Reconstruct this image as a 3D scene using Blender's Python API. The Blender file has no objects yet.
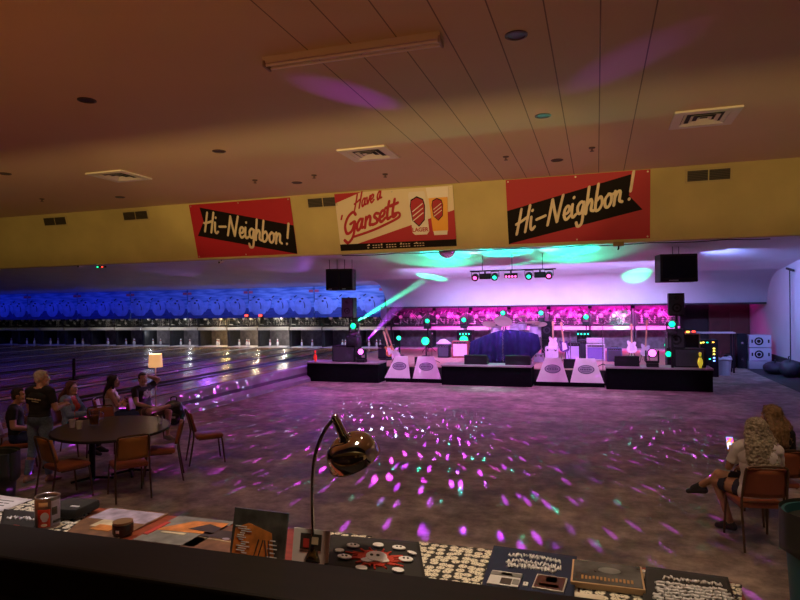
import bpy, bmesh, math, random
import numpy as np
from mathutils import Vector, Matrix, Euler
random.seed(7)
SC = bpy.context.scene
COL = SC.collection
PI = math.pi
# ---------------------------------------------------------------- camera
F = 612.0; HC = 2.5                       # focal length in pixels of the 800x600 frame, lens height above the dance floor
dv = np.array([197.0, 3.5, F]); dv /= np.linalg.norm(dv)
lv = np.array([-1939.0, 32.0, F]); lv -= dv * lv.dot(dv); lv /= np.linalg.norm(lv)
RX = -lv; RZ = np.cross(RX, dv)
if RZ[1] > 0: RZ = -RZ
RW = np.stack([RX, dv, RZ])               # camera (right, down, forward) -> world
cam = bpy.data.cameras.new('camera'); cam_o = bpy.data.objects.new('camera', cam); COL.objects.link(cam_o)
M3 = Matrix([[RW[i][0], -RW[i][1], -RW[i][2]] for i in range(3)])
cam_o.matrix_world = Matrix.Translation((0, 0, HC)) @ M3.to_4x4()
cam.sensor_width = 36.0; cam.lens = 36.0 * F / 800.0; cam.clip_start = 0.05; cam.clip_end = 200
SC.camera = cam_o
def ray(px, py): return RW @ np.array([px - 400.0, py - 300.0, F])
def gz(px, py, z=0.0):                    # point of the horizontal plane z that lies under a pixel
    r = ray(px, py); p = r * ((z - HC) / r[2]); return Vector((p[0], p[1], z))
def gy(px, py, y):                        # point of the plane y = const
    r = ray(px, py); p = r * (y / r[1]); return Vector((p[0], y, p[2] + HC))
# ---------------------------------------------------------------- world, exposure
SC.view_settings.view_transform = 'Standard'; SC.view_settings.look = 'None'
SC.view_settings.exposure = 0.15; SC.view_settings.gamma = 1.0; SC.view_settings.use_curve_mapping = False
SC.cycles.use_denoising = True
SC.cycles.max_bounces = 5; SC.cycles.diffuse_bounces = 3; SC.cycles.glossy_bounces = 3; SC.cycles.volume_bounces = 0
SC.cycles.sample_clamp_indirect = 3.0; SC.cycles.sample_clamp_direct = 0.0
w = bpy.data.worlds.new('world'); SC.world = w; w.use_nodes = True
w.node_tree.nodes['Background'].inputs[0].default_value = (0.10, 0.06, 0.08, 1)
w.node_tree.nodes['Background'].inputs[1].default_value = 0.02
# ---------------------------------------------------------------- lights
def aim(o, tgt):
    d = Vector(tgt) - o.location; o.rotation_euler = d.to_track_quat('-Z', 'Y').to_euler()
def spot(name, loc, tgt, col, watts, angle, blend=0.5, r=0.05):
    l = bpy.data.lights.new(name, 'SPOT'); l.color = col; l.energy = watts; l.spot_size = math.radians(angle); l.spot_blend = blend; l.shadow_soft_size = r
    o = bpy.data.objects.new(name, l); COL.objects.link(o); o.location = loc; aim(o, tgt); return o
def point(name, loc, col, watts, r=0.05):
    l = bpy.data.lights.new(name, 'POINT'); l.color = col; l.energy = watts; l.shadow_soft_size = r
    o = bpy.data.objects.new(name, l); COL.objects.link(o); o.location = loc; return o
def area(name, loc, tgt, col, watts, sx, sy, spread=180):
    l = bpy.data.lights.new(name, 'AREA'); l.color = col; l.energy = watts; l.shape = 'RECTANGLE'; l.size = sx; l.size_y = sy; l.spread = math.radians(spread)
    o = bpy.data.objects.new(name, l); COL.objects.link(o); o.location = loc; aim(o, tgt); return o
WARM = (1.0, 0.62, 0.30); AMBER = (1.0, 0.60, 0.16); RED = (1.0, 0.16, 0.08)
MAG = (0.85, 0.10, 0.95); PINK = (1.0, 0.08, 0.62); PURP = (0.45, 0.06, 1.0); GRN = (0.02, 1.0, 0.35); CYAN = (0.05, 0.85, 0.75); BLUE = (0.03, 0.10, 1.0); LAV = (0.62, 0.40, 1.0)
def dots(o, scale, radius, jitter, az0=None, azw=None, seed=0.0, boost=0.0, flat=0, rows=0.0, elmin=-1.5, elmax=-0.20):
    l = o.data; l.use_nodes = True; nt = l.node_tree; em = nt.nodes['Emission']
    g = nt.nodes.new('ShaderNodeNewGeometry'); s = nt.nodes.new('ShaderNodeSeparateXYZ'); nt.links.new(g.outputs['Normal'], s.inputs[0])
    def mth(op, a, b=None, c=None):
        n = nt.nodes.new('ShaderNodeMath'); n.operation = op
        for i, v in enumerate((a, b, c)):
            if v is None: continue
            if isinstance(v, (int, float)): n.inputs[i].default_value = v
            else: nt.links.new(v, n.inputs[i])
        return n.outputs[0]
    az = mth('ARCTAN2', s.outputs[0], s.outputs[1]); el = mth('ARCSINE', s.outputs[2])
    cb = nt.nodes.new('ShaderNodeCombineXYZ'); az_z = mth('MAXIMUM', mth('ABSOLUTE', s.outputs[2]), 0.02)
    if flat: c0, c1 = mth('DIVIDE', s.outputs[0], az_z), mth('DIVIDE', s.outputs[1], az_z)
    elif rows: c0, c1 = mth('MULTIPLY', az, scale), mth('MULTIPLY', mth('DIVIDE', mth('SQRT', mth('SUBTRACT', 1.0, mth('MULTIPLY', s.outputs[2], s.outputs[2]))), az_z), rows); scale = 1.0
    else: c0, c1 = az, el
    nt.links.new(mth('MULTIPLY_ADD', c0, scale, seed), cb.inputs[0]); nt.links.new(mth('MULTIPLY', c1, scale), cb.inputs[1])
    v = nt.nodes.new('ShaderNodeTexVoronoi'); v.voronoi_dimensions = '2D'; v.inputs['Scale'].default_value = 1.0; v.inputs['Randomness'].default_value = jitter
    nt.links.new(cb.outputs[0], v.inputs['Vector'])
    m = nt.nodes.new('ShaderNodeMapRange'); m.interpolation_type = 'SMOOTHSTEP'; m.inputs[1].default_value = radius; m.inputs[2].default_value = radius * 0.45; m.inputs[3].default_value = 0.0; m.inputs[4].default_value = 1
    nt.links.new(v.outputs['Distance'], m.inputs[0])
    sp = nt.nodes.new('ShaderNodeSeparateColor'); nt.links.new(v.outputs['Color'], sp.inputs[0])
    st = mth('MULTIPLY', m.outputs[0], mth('MULTIPLY_ADD', sp.outputs[0], 0.8, 0.5))
    if boost: st = mth('MULTIPLY', st, mth('MINIMUM', mth('POWER', mth('ABSOLUTE', s.outputs[2]), -boost), 500.0))
    if elmin > -1.5: st = mth('MULTIPLY', st, mth('GREATER_THAN', el, elmin))
    if elmax is not None: st = mth('MULTIPLY', st, mth('LESS_THAN', el, elmax))
    nt.links.new(st, em.inputs['Strength'])
# warm spots added out of view; an added panel shapes the soft ceiling edge
spot('house_amber', (-7.5, -2.0, 2.425), (-9.0, 8.0, 9.2), (1.0, 0.66, 0.24), 2700, 82, 0.10, 0.08)
spot('house_amber_right', (1.0, -2.0, 2.425), (0.0, 8.0, 9.2), (1.0, 0.66, 0.24), 2350, 82, 0.10, 0.08)
for i, x in enumerate((-10.0, -6.5, -3.0, 0.5)):
    spot(f'house_red_{i}', (x, 1.75, 1.62), (x - .3, 6.5, 5.8), (1.0, 0.34, 0.09), (95, 80, 60, 50)[i], 120, 0.9, 0.05)
for i, x in enumerate((-8.0, -4.5, -1.0, 2.5)):
    spot(f'house_down_{i}', (x, 4.6, 5.7), (x + .3, 5.4, 0.0), (1.0, 0.66, 0.42), (60, 85, 130, 160)[i], 110, 0.8, 0.08)
spot('counter_fill', (-1.0, 2.45, 3.6), (-0.9, 2.8, 1.35), (1.0, 0.76, 0.50), 112, 100, 0.9, 0.1)  # unseen spot added to brighten the merchandise table
spot('counter_fill_left', (-3.1, 2.6, 3.3), (-2.9, 2.75, 1.35), (1.0, 0.84, 0.78), 60, 70, 0.9, 0.1)  # second unseen spot, added for the left end of the table
# stage washes
area('wash_magenta', (-3.4, 20.4, 3.75), (-3.2, 22.3, 0.6), (0.66, 0.24, 1.0), 270, 9, 0.3, 90)
for i, x in enumerate((-7.2, -3.2, 0.8)):
    spot(f'wash_front_{i}', (x, 10.0, 5.7), (x, 19.6, 0.3), (0.88, 0.62, 1.0), 800, 23, 0.6, 0.1)
area('wash_cove', (-2.2, 21.4, 3.55), (-2.2, 27.0, 3.1), (0.52, 0.38, 1.0), 270, 10, 0.1, 60)
area('wash_right_blue', (3.4, 20.6, 3.9), (6.35, 24.0, 2.2), (0.25, 0.32, 1.0), 70, 1.0, 0.3, 100)
area('floor_magenta', (-4.0, 17.7, 4.24), (-4.0, 17.2, 0.0), (0.80, 0.17, 0.80), 190, 9, 0.4, 120)
spot('green_platform', (-2.9, 19.6, 3.4), (-3.2, 18.9, 0.6), (0.0, 1.0, 0.55), 260, 44, 0.6, 0.03)
spot('people_lavender', (-6.0, 19.6, 3.6), (-8.6, 9.0, 0.9), (0.75, 0.34, 0.95), 1400, 15, 0.8, 0.1)
for i, x in enumerate((-8.5, -6.6, -4.8, -3.0, -1.2, 0.6, 2.4)):
    area(f'pit_pink_{i}', (x, 27.75, 2.3), (x, 28.6, 1.2), (1.0, 0.01, 0.60), (10, 55, 95, 100, 100, 100, 90)[i], 1.4, 0.2)
# unseen area lights added to brighten the lane murals and the pin decks
for k in range(7):
    x = -9.5 - 3.66 * (k + .5); g = min(1.0, k / 4.0)
    area(f'mural_blue_{k}', (x, 25.4, 3.45), (x, 27.2, 2.6), (0.24 - .21 * g, 0.30 - .24 * g, 1.0), (30, 22, 15, 11, 10, 9, 9)[k], 3.2, 0.12, 100)
    area(f'deck_light_{k}', (x, 27.5, 1.92), (x, 27.9, 0.5), (1.0, 0.92, 0.8), (8, 14, 14, 10, 5, 1.2, 0.3)[k], 2.6, 0.1)
for i, (px, c, wt) in enumerate(((228, (1.0, 0.66, 0.22), 34), (258, (1.0, 0.80, 0.45), 34), (284, (1.0, 0.92, 0.75), 24), (150, (0.9, 0.95, 1.0), 7), (190, (0.9, 0.95, 1.0), 8))):
    q_ = gy(px, 333, 28.25); point(f'pit_lamp_{i}', (q_.x, 28.25, 1.22), c, wt, 0.05); point(f'pit_lamp_top_{i}', (q_.x, 27.86, 1.98), c, wt * .3, 0.05)
for i, x in enumerate((-17.0, -12.0)):
    spot(f'lanes_purple_{i}', (x, 24.0, 3.3), (x + 1.0, 13.0, 0.4), (0.40, 0.12, 1.0), 220, 80, 0.8, 0.1)
# speckle thrown over the dance floor by the effect lamps along the stage front
HS = 1.9
def speckle(nm, x, col, wt, sc, rad, seed, elmax=-0.105):
    dots(point(nm, (x, 18.45, HS), col, wt, 0.006), sc, rad, 0.75, seed=seed, boost=3.0, rows=HS / 1.7, elmax=elmax)
speckle('speckle_magenta', -4.3, (0.72, 0.06, 1.0), 58, 34, 0.145, 0.0)
speckle('speckle_violet', -4.1, (0.60, 0.08, 1.0), 46, 30, 0.12, 5.7)
speckle('speckle_green', -3.9, (0.05, 1.0, 0.60), 32, 28, 0.11, 3.3)
speckle('speckle_pink', -6.9, (0.90, 0.06, 0.85), 95, 32, 0.15, 2.2, -0.17)
speckle('speckle_pale', -6.7, (0.60, 0.55, 1.0), 110, 26, 0.13, 8.1, -0.22)
speckle('speckle_rose', 1.6, (0.90, 0.10, 0.90), 40, 30, 0.11, 4.4, -0.24)
speckle('speckle_mint', 1.4, (0.15, 1.0, 0.70), 22, 28, 0.10, 6.6, -0.26)
# beams
GL0 = gy(358, 321, 18.85); GL1 = gy(436, 273, 25.3)
PL0 = gy(366, 341.5, 18.80); PL1 = gz(620, 65, 5.8)
PR0 = gy(648, 345, 18.75); PR1 = gz(352, 95, 5.8)
GR0 = gy(669, 319, 18.70); GR1 = gy(638, 274, 25.3)
spot('beam_green_left', GL0, GL1, (0.02, 1.0, 0.40), 36000, 9, 0.9, 0.02)
spot('beam_purple_left', PL0, PL1, (0.36, 0.02, 1.0), 9000, 4.6, 1.0, 0.02)
spot('beam_purple_right', PR0, PR1, (0.36, 0.02, 1.0), 3600, 4.6, 1.0, 0.02)
spot('beam_green_right', GR0, GR1, (0.05, 1.0, 0.35), 22000, 10, 0.9, 0.02)
for i, x in enumerate((-5.4, -3.2, -0.9)):
    spot(f'green_ceiling_{i}', (x, 23.3, 1.7), (x + .2, 20.6, 4.1), (0.0, 1.0, 0.5), (800, 1000, 800)[i], 62, 1.0, 0.03)
spot('green_pit', (0.4, 25.0, 2.2), (0.95, 28.2, 1.75), (0.0, 1.0, 0.45), 1500, 17, 0.4, 0.03)
for i, x in enumerate((-4.7, -2.75, -0.75)):
    o = spot(f'green_gobo_{i}', (x + .1, 20.4, 1.9), (x, 19.7, 4.2), (0.0, 1.0, 0.75), 2600, 42, 0.15, 0.005)
    dots(o, 13.0, 0.45, 1.0, seed=i * 2.1, flat=1, elmax=None)
for x, c in ((-3.82, PINK), (-1.38, PINK), (-3.15, CYAN), (-2.05, CYAN)):
    spot('par_spill', (x, 19.8, 3.62), (x, 19.5, 4.2), c, 16, 60, 0.6, 0.02)

# ---------------------------------------------------------------- materials
MATS = {}
def mat(name, col, rough=0.6, metal=0.0, emit=None, strength=0.0, noise=0.0, scale=8.0, bump=0.0, bscale=60.0, spec=0.5, trans=0.0, alpha=1.0, stretch=(1, 1, 1)):
    if name in MATS: return MATS[name]
    m = bpy.data.materials.new(name); m.use_nodes = True; nt = m.node_tree; b = nt.nodes['Principled BSDF']
    b.inputs['Base Color'].default_value = (*col, 1); b.inputs['Roughness'].default_value = rough; b.inputs['Metallic'].default_value = metal
    b.inputs['Specular IOR Level'].default_value = spec; b.inputs['Transmission Weight'].default_value = trans; b.inputs['Alpha'].default_value = alpha
    if emit: b.inputs['Emission Color'].default_value = (*emit, 1); b.inputs['Emission Strength'].default_value = strength
    if noise or bump:
        tc = nt.nodes.new('ShaderNodeTexCoord'); mp = nt.nodes.new('ShaderNodeMapping'); mp.inputs['Scale'].default_value = stretch
        nt.links.new(tc.outputs['Object'], mp.inputs['Vector'])
    if noise:
        n = nt.nodes.new('ShaderNodeTexNoise'); n.inputs['Scale'].default_value = scale; n.inputs['Detail'].default_value = 5
        nt.links.new(mp.outputs[0], n.inputs['Vector'])
        r = nt.nodes.new('ShaderNodeMapRange'); r.inputs[1].default_value = 0.3; r.inputs[2].default_value = 0.7; r.inputs[3].default_value = 1 - noise; r.inputs[4].default_value = 1 + noise
        nt.links.new(n.outputs[0], r.inputs[0])
        mx = nt.nodes.new('ShaderNodeMix'); mx.data_type = 'RGBA'; mx.blend_type = 'MULTIPLY'; mx.inputs[0].default_value = 1.0
        mx.inputs[6].default_value = (*col, 1); nt.links.new(r.outputs[0], mx.inputs[7]); nt.links.new(mx.outputs[2], b.inputs['Base Color'])
    if bump:
        n2 = nt.nodes.new('ShaderNodeTexNoise'); n2.inputs['Scale'].default_value = bscale; n2.inputs['Detail'].default_value = 4
        nt.links.new(mp.outputs[0], n2.inputs['Vector'])
        bp = nt.nodes.new('ShaderNodeBump'); bp.inputs['Strength'].default_value = bump; bp.inputs['Distance'].default_value = 0.02
        nt.links.new(n2.outputs[0], bp.inputs['Height']); nt.links.new(bp.outputs[0], b.inputs['Normal'])
    MATS[name] = m; return m
# ---------------------------------------------------------------- mesh helper
class MB:
    def __init__(s): s.bm = bmesh.new(); s.solid = 0.0
    def _add(s, geo, mtx): bmesh.ops.transform(s.bm, matrix=mtx, verts=geo)
    def box(s, c, d, rot=(0, 0, 0), bev=0.0):
        g = bmesh.ops.create_cube(s.bm, size=1.0)['verts']
        s._add(g, Matrix.Translation(c) @ Euler(rot).to_matrix().to_4x4() @ Matrix.Diagonal((*d, 1)))
        if bev:
            es = list({e for v in g for e in v.link_edges})
            bmesh.ops.bevel(s.bm, geom=es, offset=bev, segments=2, affect='EDGES', profile=0.5)
        return s
    def cone(s, p0, p1, r0, r1=None, n=16, caps=True):
        p0 = Vector(p0); p1 = Vector(p1); r1 = r0 if r1 is None else r1
        d = p1 - p0; L = d.length
        g = bmesh.ops.create_cone(s.bm, cap_ends=caps, segments=n, radius1=r0, radius2=r1, depth=L)['verts']
        q = Vector((0, 0, 1)).rotation_difference(d.normalized()).to_matrix().to_4x4()
        s._add(g, Matrix.Translation((p0 + p1) / 2) @ q); return s
    def ball(s, c, r, sc=(1, 1, 1), n=16, rot=(0, 0, 0)):
        g = bmesh.ops.create_uvsphere(s.bm, u_segments=n, v_segments=max(6, n // 2), radius=r)['verts']
        s._add(g, Matrix.Translation(c) @ Euler(rot).to_matrix().to_4x4() @ Matrix.Diagonal((*sc, 1))); return s
    def ico(s, c, r, sub=2, sc=(1, 1, 1)):
        g = bmesh.ops.create_icosphere(s.bm, subdivisions=sub, radius=r)['verts']
        s._add(g, Matrix.Translation(c) @ Matrix.Diagonal((*sc, 1))); return s
    def lathe(s, prof, c=(0, 0, 0), n=24, mtx=None):
        mtx = mtx or Matrix.Identity(4); c = Vector(c); rings = []
        for r, z in prof:
            if r < 1e-5: rings.append([s.bm.verts.new(mtx @ (c + Vector((0, 0, z))))])
            else: rings.append([s.bm.verts.new(mtx @ (c + Vector((r * math.cos(2 * PI * k / n), r * math.sin(2 * PI * k / n), z)))) for k in range(n)])
        for a, b in zip(rings, rings[1:]):
            for k in range(n):
                k2 = (k + 1) % n
                if len(a) == 1 and len(b) > 1: s.bm.faces.new((a[0], b[k2], b[k]))
                elif len(b) == 1 and len(a) > 1: s.bm.faces.new((a[k], a[k2], b[0]))
                elif len(a) > 1: s.bm.faces.new((a[k], a[k2], b[k2], b[k]))
        return s
    def tube(s, pts, r, n=8, closed=False, squash=None):
        P = [Vector(p) for p in pts]; m = len(P); rings = []
        up = None
        for i, p in enumerate(P):
            if closed: t = (P[(i + 1) % m] - P[i - 1])
            else: t = P[min(i + 1, m - 1)] - P[max(i - 1, 0)]
            t = t.normalized() if t.length > 1e-9 else Vector((0, 0, 1))
            if up is None:
                a = Vector((0, 0, 1)) if abs(t.z) < 0.9 else Vector((1, 0, 0)); up = (a - t * a.dot(t)).normalized()
            else:
                up = (up - t * up.dot(t)); up = up.normalized() if up.length > 1e-6 else t.orthogonal().normalized()
            sd = t.cross(up); rr = r[i] if isinstance(r, (list, tuple)) else r
            rings.append([s.bm.verts.new(p + (up * math.cos(2 * PI * k / n) + sd * math.sin(2 * PI * k / n)) * rr) for k in range(n)])
        for a, b in zip(rings, rings[1:] + ([rings[0]] if closed else [])):
            for k in range(n): s.bm.faces.new((a[k], a[(k + 1) % n], b[(k + 1) % n], b[k]))
        if not closed:
            s.bm.faces.new(list(reversed(rings[0]))); s.bm.faces.new(rings[-1])
        return s
    def prism(s, poly, h, mtx=None):         # polygon in local xy extruded to z = h
        mtx = mtx or Matrix.Identity(4)
        a = [s.bm.verts.new(mtx @ Vector((x, y, 0))) for x, y in poly]; b = [s.bm.verts.new(mtx @ Vector((x, y, h))) for x, y in poly]
        n = len(poly)
        s.bm.faces.new(list(reversed(a))); s.bm.faces.new(b)
        for k in range(n): s.bm.faces.new((a[k], a[(k + 1) % n], b[(k + 1) % n], b[k]))
        return s
    def merge(s, other):
        me = bpy.data.meshes.new('tmp'); other.bm.to_mesh(me); other.bm.free(); s.bm.from_mesh(me); bpy.data.meshes.remove(me); return s
    def quad(s, *p): s.bm.faces.new([s.bm.verts.new(Vector(q)) for q in p]); return s
    def grid(s, fn, nu, nv, thick=0.0):
        V = [[s.bm.verts.new(Vector(fn(i / nu, j / nv))) for j in range(nv + 1)] for i in range(nu + 1)]
        for i in range(nu):
            for j in range(nv): s.bm.faces.new((V[i][j], V[i + 1][j], V[i + 1][j + 1], V[i][j + 1]))
        s.solid = thick
        return s
    def build(s, name, m, parent=None, smooth=None, kind=None, label=None, cat=None, group=None, loc=None, rot=None):
        bmesh.ops.recalc_face_normals(s.bm, faces=s.bm.faces[:])
        me = bpy.data.meshes.new(name); s.bm.to_mesh(me); s.bm.free(); me.materials.append(m)
        if smooth is None or smooth is True:
            for p in me.polygons: p.use_smooth = True
            me.set_sharp_from_angle(angle=math.radians(38))
        o = bpy.data.objects.new(name, me); COL.objects.link(o)
        if s.solid:
            md = o.modifiers.new('thickness', 'SOLIDIFY'); md.thickness = s.solid; md.offset = 0
        if parent: o.parent = parent
        if loc is not None: o.location = loc
        if rot is not None: o.rotation_euler = rot
        if kind: o['kind'] = kind
        if label: o['label'] = label
        if cat: o['category'] = cat
        if group: o['group'] = group
        return o
def thing(name, label, cat, loc=(0, 0, 0), rz=0.0, group=None, rot=None):
    o = bpy.data.objects.new(name, None); COL.objects.link(o); o.location = loc; o.rotation_euler = rot or (0, 0, rz)
    o.empty_display_size = 0.05
    o['label'] = label; o['category'] = cat
    if group: o['group'] = group
    return o
def tagset(o, label, cat, group=None):
    o['label'] = label; o['category'] = cat
    if group: o['group'] = group
    return o
def dup(root, loc, rz=None, label=None, group=None, rot=None):
    r = root.copy(); COL.objects.link(r); r.location = loc
    if rz is not None: r.rotation_euler = (0, 0, rz)
    if rot is not None: r.rotation_euler = rot
    if label: r['label'] = label
    if group: r['group'] = group
    for ch in list(root.children):
        c = ch.copy(); COL.objects.link(c); c.parent = r
        for g in list(ch.children):
            d = g.copy(); COL.objects.link(d); d.parent = c
    return r
ORD = ['first', 'second', 'third', 'fourth', 'fifth', 'sixth', 'seventh', 'eighth', 'ninth', 'tenth', 'eleventh', 'twelfth', 'thirteenth', 'fourteenth', 'fifteenth', 'sixteenth']
def smooth_path(pts, k=6):
    P = [Vector(p) if len(p) == 3 else Vector((p[0], p[1], 0)) for p in pts]
    if len(P) < 3: return P
    out = []
    Q = [P[0] * 2 - P[1]] + P + [P[-1] * 2 - P[-2]]
    for i in range(1, len(Q) - 2):
        a, b, c, d = Q[i - 1], Q[i], Q[i + 1], Q[i + 2]
        for j in range(k):
            t = j / k
            out.append(0.5 * ((2 * b) + (c - a) * t + (2 * a - 5 * b + 4 * c - d) * t * t + (3 * b - a - 3 * c + d) * t ** 3))
    out.append(P[-1]); return out
# brush lettering: every glyph is a few pen strokes on an em where the x-height is 1
GL = {
 'H': (1.25, [[(.1, 0), (.25, 1), (.38, 2)], [(0, .85), (.5, 1), (.95, 1.2)], [(.85, 0), (.98, 1), (1.12, 2.1)]]),
 'i': (.5, [[(.05, 1.1), (.05, .3), (.2, .02), (.42, .2)], [(.12, 1.6), (.13, 1.64)]]),
 '-': (1.0, [[(.05, .75), (.8, .85)]]),
 'N': (1.4, [[(.05, 0), (.2, 1), (.32, 2)], [(.32, 2), (.55, 1.1), (.85, .05)], [(.85, .05), (1, 1), (1.2, 2.1)]]),
 'e': (.62, [[(0, .45), (.35, .55), (.45, .9), (.25, 1.08), (.05, .8), (.05, .3), (.25, 0), (.58, .25)]]),
 'g': (.72, [[(.5, .95), (.25, 1.08), (.02, .75), (.1, .25), (.35, .2), (.5, .85)], [(.52, 1.0), (.52, .1), (.45, -.7), (.15, -.85), (0, -.5)]]),
 'h': (.75, [[(.1, 2.1), (.06, 1), (.03, 0)], [(.05, .6), (.3, 1.05), (.46, .8), (.45, .2), (.68, .05)]]),
 'b': (.75, [[(.1, 2.1), (.04, 1), (.06, .1), (.35, .03), (.57, .5), (.4, 1.02), (.1, .8)]]),
 'o': (.72, [[(.3, 1.05), (.05, .7), (.1, .15), (.35, .02), (.55, .4), (.5, .9), (.28, 1.05)], [(.5, .9), (.7, .95)]]),
 'r': (.75, [[(.08, 1.1), (.1, .5), (.08, 0)], [(.1, .6), (.3, 1), (.5, .92), (.5, .3), (.72, .1)]]),
 '!': (.5, [[(.2, 2.2), (.12, .75)], [(.08, .12), (.08, .16)]]),
 'a': (.78, [[(.5, .95), (.25, 1.05), (.03, .6), (.12, .05), (.35, .15), (.5, .9)], [(.52, 1.0), (.5, .2), (.74, .12)]]),
 'v': (.62, [[(0, 1), (.2, .05), (.5, 1.0), (.62, .95)]]),
 'G': (1.2, [[(1.0, 1.7), (.72, 2.05), (.25, 1.7), (.05, .9), (.3, .1), (.75, .2), (.98, .95)], [(.55, .95), (1.0, .95), (.92, -.4), (.5, -.9), (.1, -.5)]]),
 'n': (.76, [[(.05, 1.05), (.05, 0)], [(.05, .6), (.3, 1.05), (.48, .8), (.48, .15), (.7, .1)]]),
 's': (.58, [[(.45, .95), (.2, 1.05), (.08, .8), (.35, .45), (.4, .1), (.0, .02)]]),
 't': (.5, [[(.17, 1.75), (.1, .6), (.2, .05), (.46, .15)], [(-.12, 1.2), (.5, 1.28)]]),
 "'": (.35, [[(.15, 2.1), (.05, 1.7)]]),
 ' ': (.45, []),
}
def lettering(mb, text, origin, ux, uy, size, pen, thick=0.012, slant=0.15, squeeze=1.0):
    o = Vector(origin); ux = Vector(ux).normalized(); uy = Vector(uy).normalized(); n = ux.cross(uy)
    x = 0.0
    for ch in text:
        adv, strokes = GL[ch]
        for st in strokes:
            path = smooth_path(st)
            tb = MB()
            pts = [Vector(((x + p.x + slant * p.y) * size * squeeze, p.y * size, 0)) for p in path]
            tb.tube(pts, pen, n=8)
            for p_end in (pts[0], pts[-1]): tb.ball(p_end, pen, n=8)
            for v in tb.bm.verts:
                c = v.co.copy(); v.co = o + ux * c.x + uy * c.y + n * (c.z / pen * thick)
            mb.merge(tb)
        x += adv
    return x * size * squeeze
# ================================================================ structure
def wood(name, c1, c2, rough, plank=0.03, axis='X'):
    m = bpy.data.materials.new(name); m.use_nodes = True; nt = m.node_tree; b = nt.nodes['Principled BSDF']; b.inputs['Roughness'].default_value = rough
    tc = nt.nodes.new('ShaderNodeTexCoord'); mp = nt.nodes.new('ShaderNodeMapping'); mp.inputs['Scale'].default_value = (1 / plank, 0.25, 1)
    nt.links.new(tc.outputs['Object'], mp.inputs[0])
    wn = nt.nodes.new('ShaderNodeTexVoronoi'); wn.inputs['Scale'].default_value = 1.0; nt.links.new(mp.outputs[0], wn.inputs['Vector'])
    mx = nt.nodes.new('ShaderNodeMix'); mx.data_type = 'RGBA'; mx.inputs[6].default_value = (*c1, 1); mx.inputs[7].default_value = (*c2, 1)
    sp = nt.nodes.new('ShaderNodeSeparateColor'); nt.links.new(wn.outputs['Color'], sp.inputs[0]); nt.links.new(sp.outputs[0], mx.inputs[0])
    nt.links.new(mx.outputs[2], b.inputs['Base Color']); MATS[name] = m; return m
def concrete():
    m = bpy.data.materials.new('concrete'); m.use_nodes = True; nt = m.node_tree; b = nt.nodes['Principled BSDF']
    tc = nt.nodes.new('ShaderNodeTexCoord')
    n1 = nt.nodes.new('ShaderNodeTexNoise'); n1.inputs['Scale'].default_value = 0.9; n1.inputs['Detail'].default_value = 8; n1.inputs['Roughness'].default_value = 0.62
    n2 = nt.nodes.new('ShaderNodeTexNoise'); n2.inputs['Scale'].default_value = 3.6; n2.inputs['Detail'].default_value = 9; n2.inputs['Roughness'].default_value = 0.7
    for n in (n1, n2): nt.links.new(tc.outputs['Object'], n.inputs['Vector'])
    cr = nt.nodes.new('ShaderNodeValToRGB'); cr.color_ramp.elements[0].position = 0.36; cr.color_ramp.elements[1].position = 0.66
    cr.color_ramp.elements[0].color = (0.14, 0.11, 0.09, 1); cr.color_ramp.elements[1].color = (0.46, 0.385, 0.325, 1)
    nt.links.new(n1.outputs[0], cr.inputs[0])
    r = nt.nodes.new('ShaderNodeMapRange'); r.inputs[1].default_value = 0.3; r.inputs[2].default_value = 0.7; r.inputs[3].default_value = 0.5; r.inputs[4].default_value = 1.35
    nt.links.new(n2.outputs[0], r.inputs[0])
    mx = nt.nodes.new('ShaderNodeMix'); mx.data_type = 'RGBA'; mx.blend_type = 'MULTIPLY'; mx.inputs[0].default_value = 1
    nt.links.new(cr.outputs[0], mx.inputs[6]); nt.links.new(r.outputs[0], mx.inputs[7]); nt.links.new(mx.outputs[2], b.inputs['Base Color'])
    rr = nt.nodes.new('ShaderNodeMapRange'); rr.inputs[3].default_value = 0.45; rr.inputs[4].default_value = 0.75; nt.links.new(n1.outputs[0], rr.inputs[0]); nt.links.new(rr.outputs[0], b.inputs['Roughness'])
    bp = nt.nodes.new('ShaderNodeBump'); bp.inputs['Strength'].default_value = 0.25; bp.inputs['Distance'].default_value = 0.02
    nt.links.new(n2.outputs[0], bp.inputs['Height']); nt.links.new(bp.outputs[0], b.inputs['Normal'])
    return m
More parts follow.
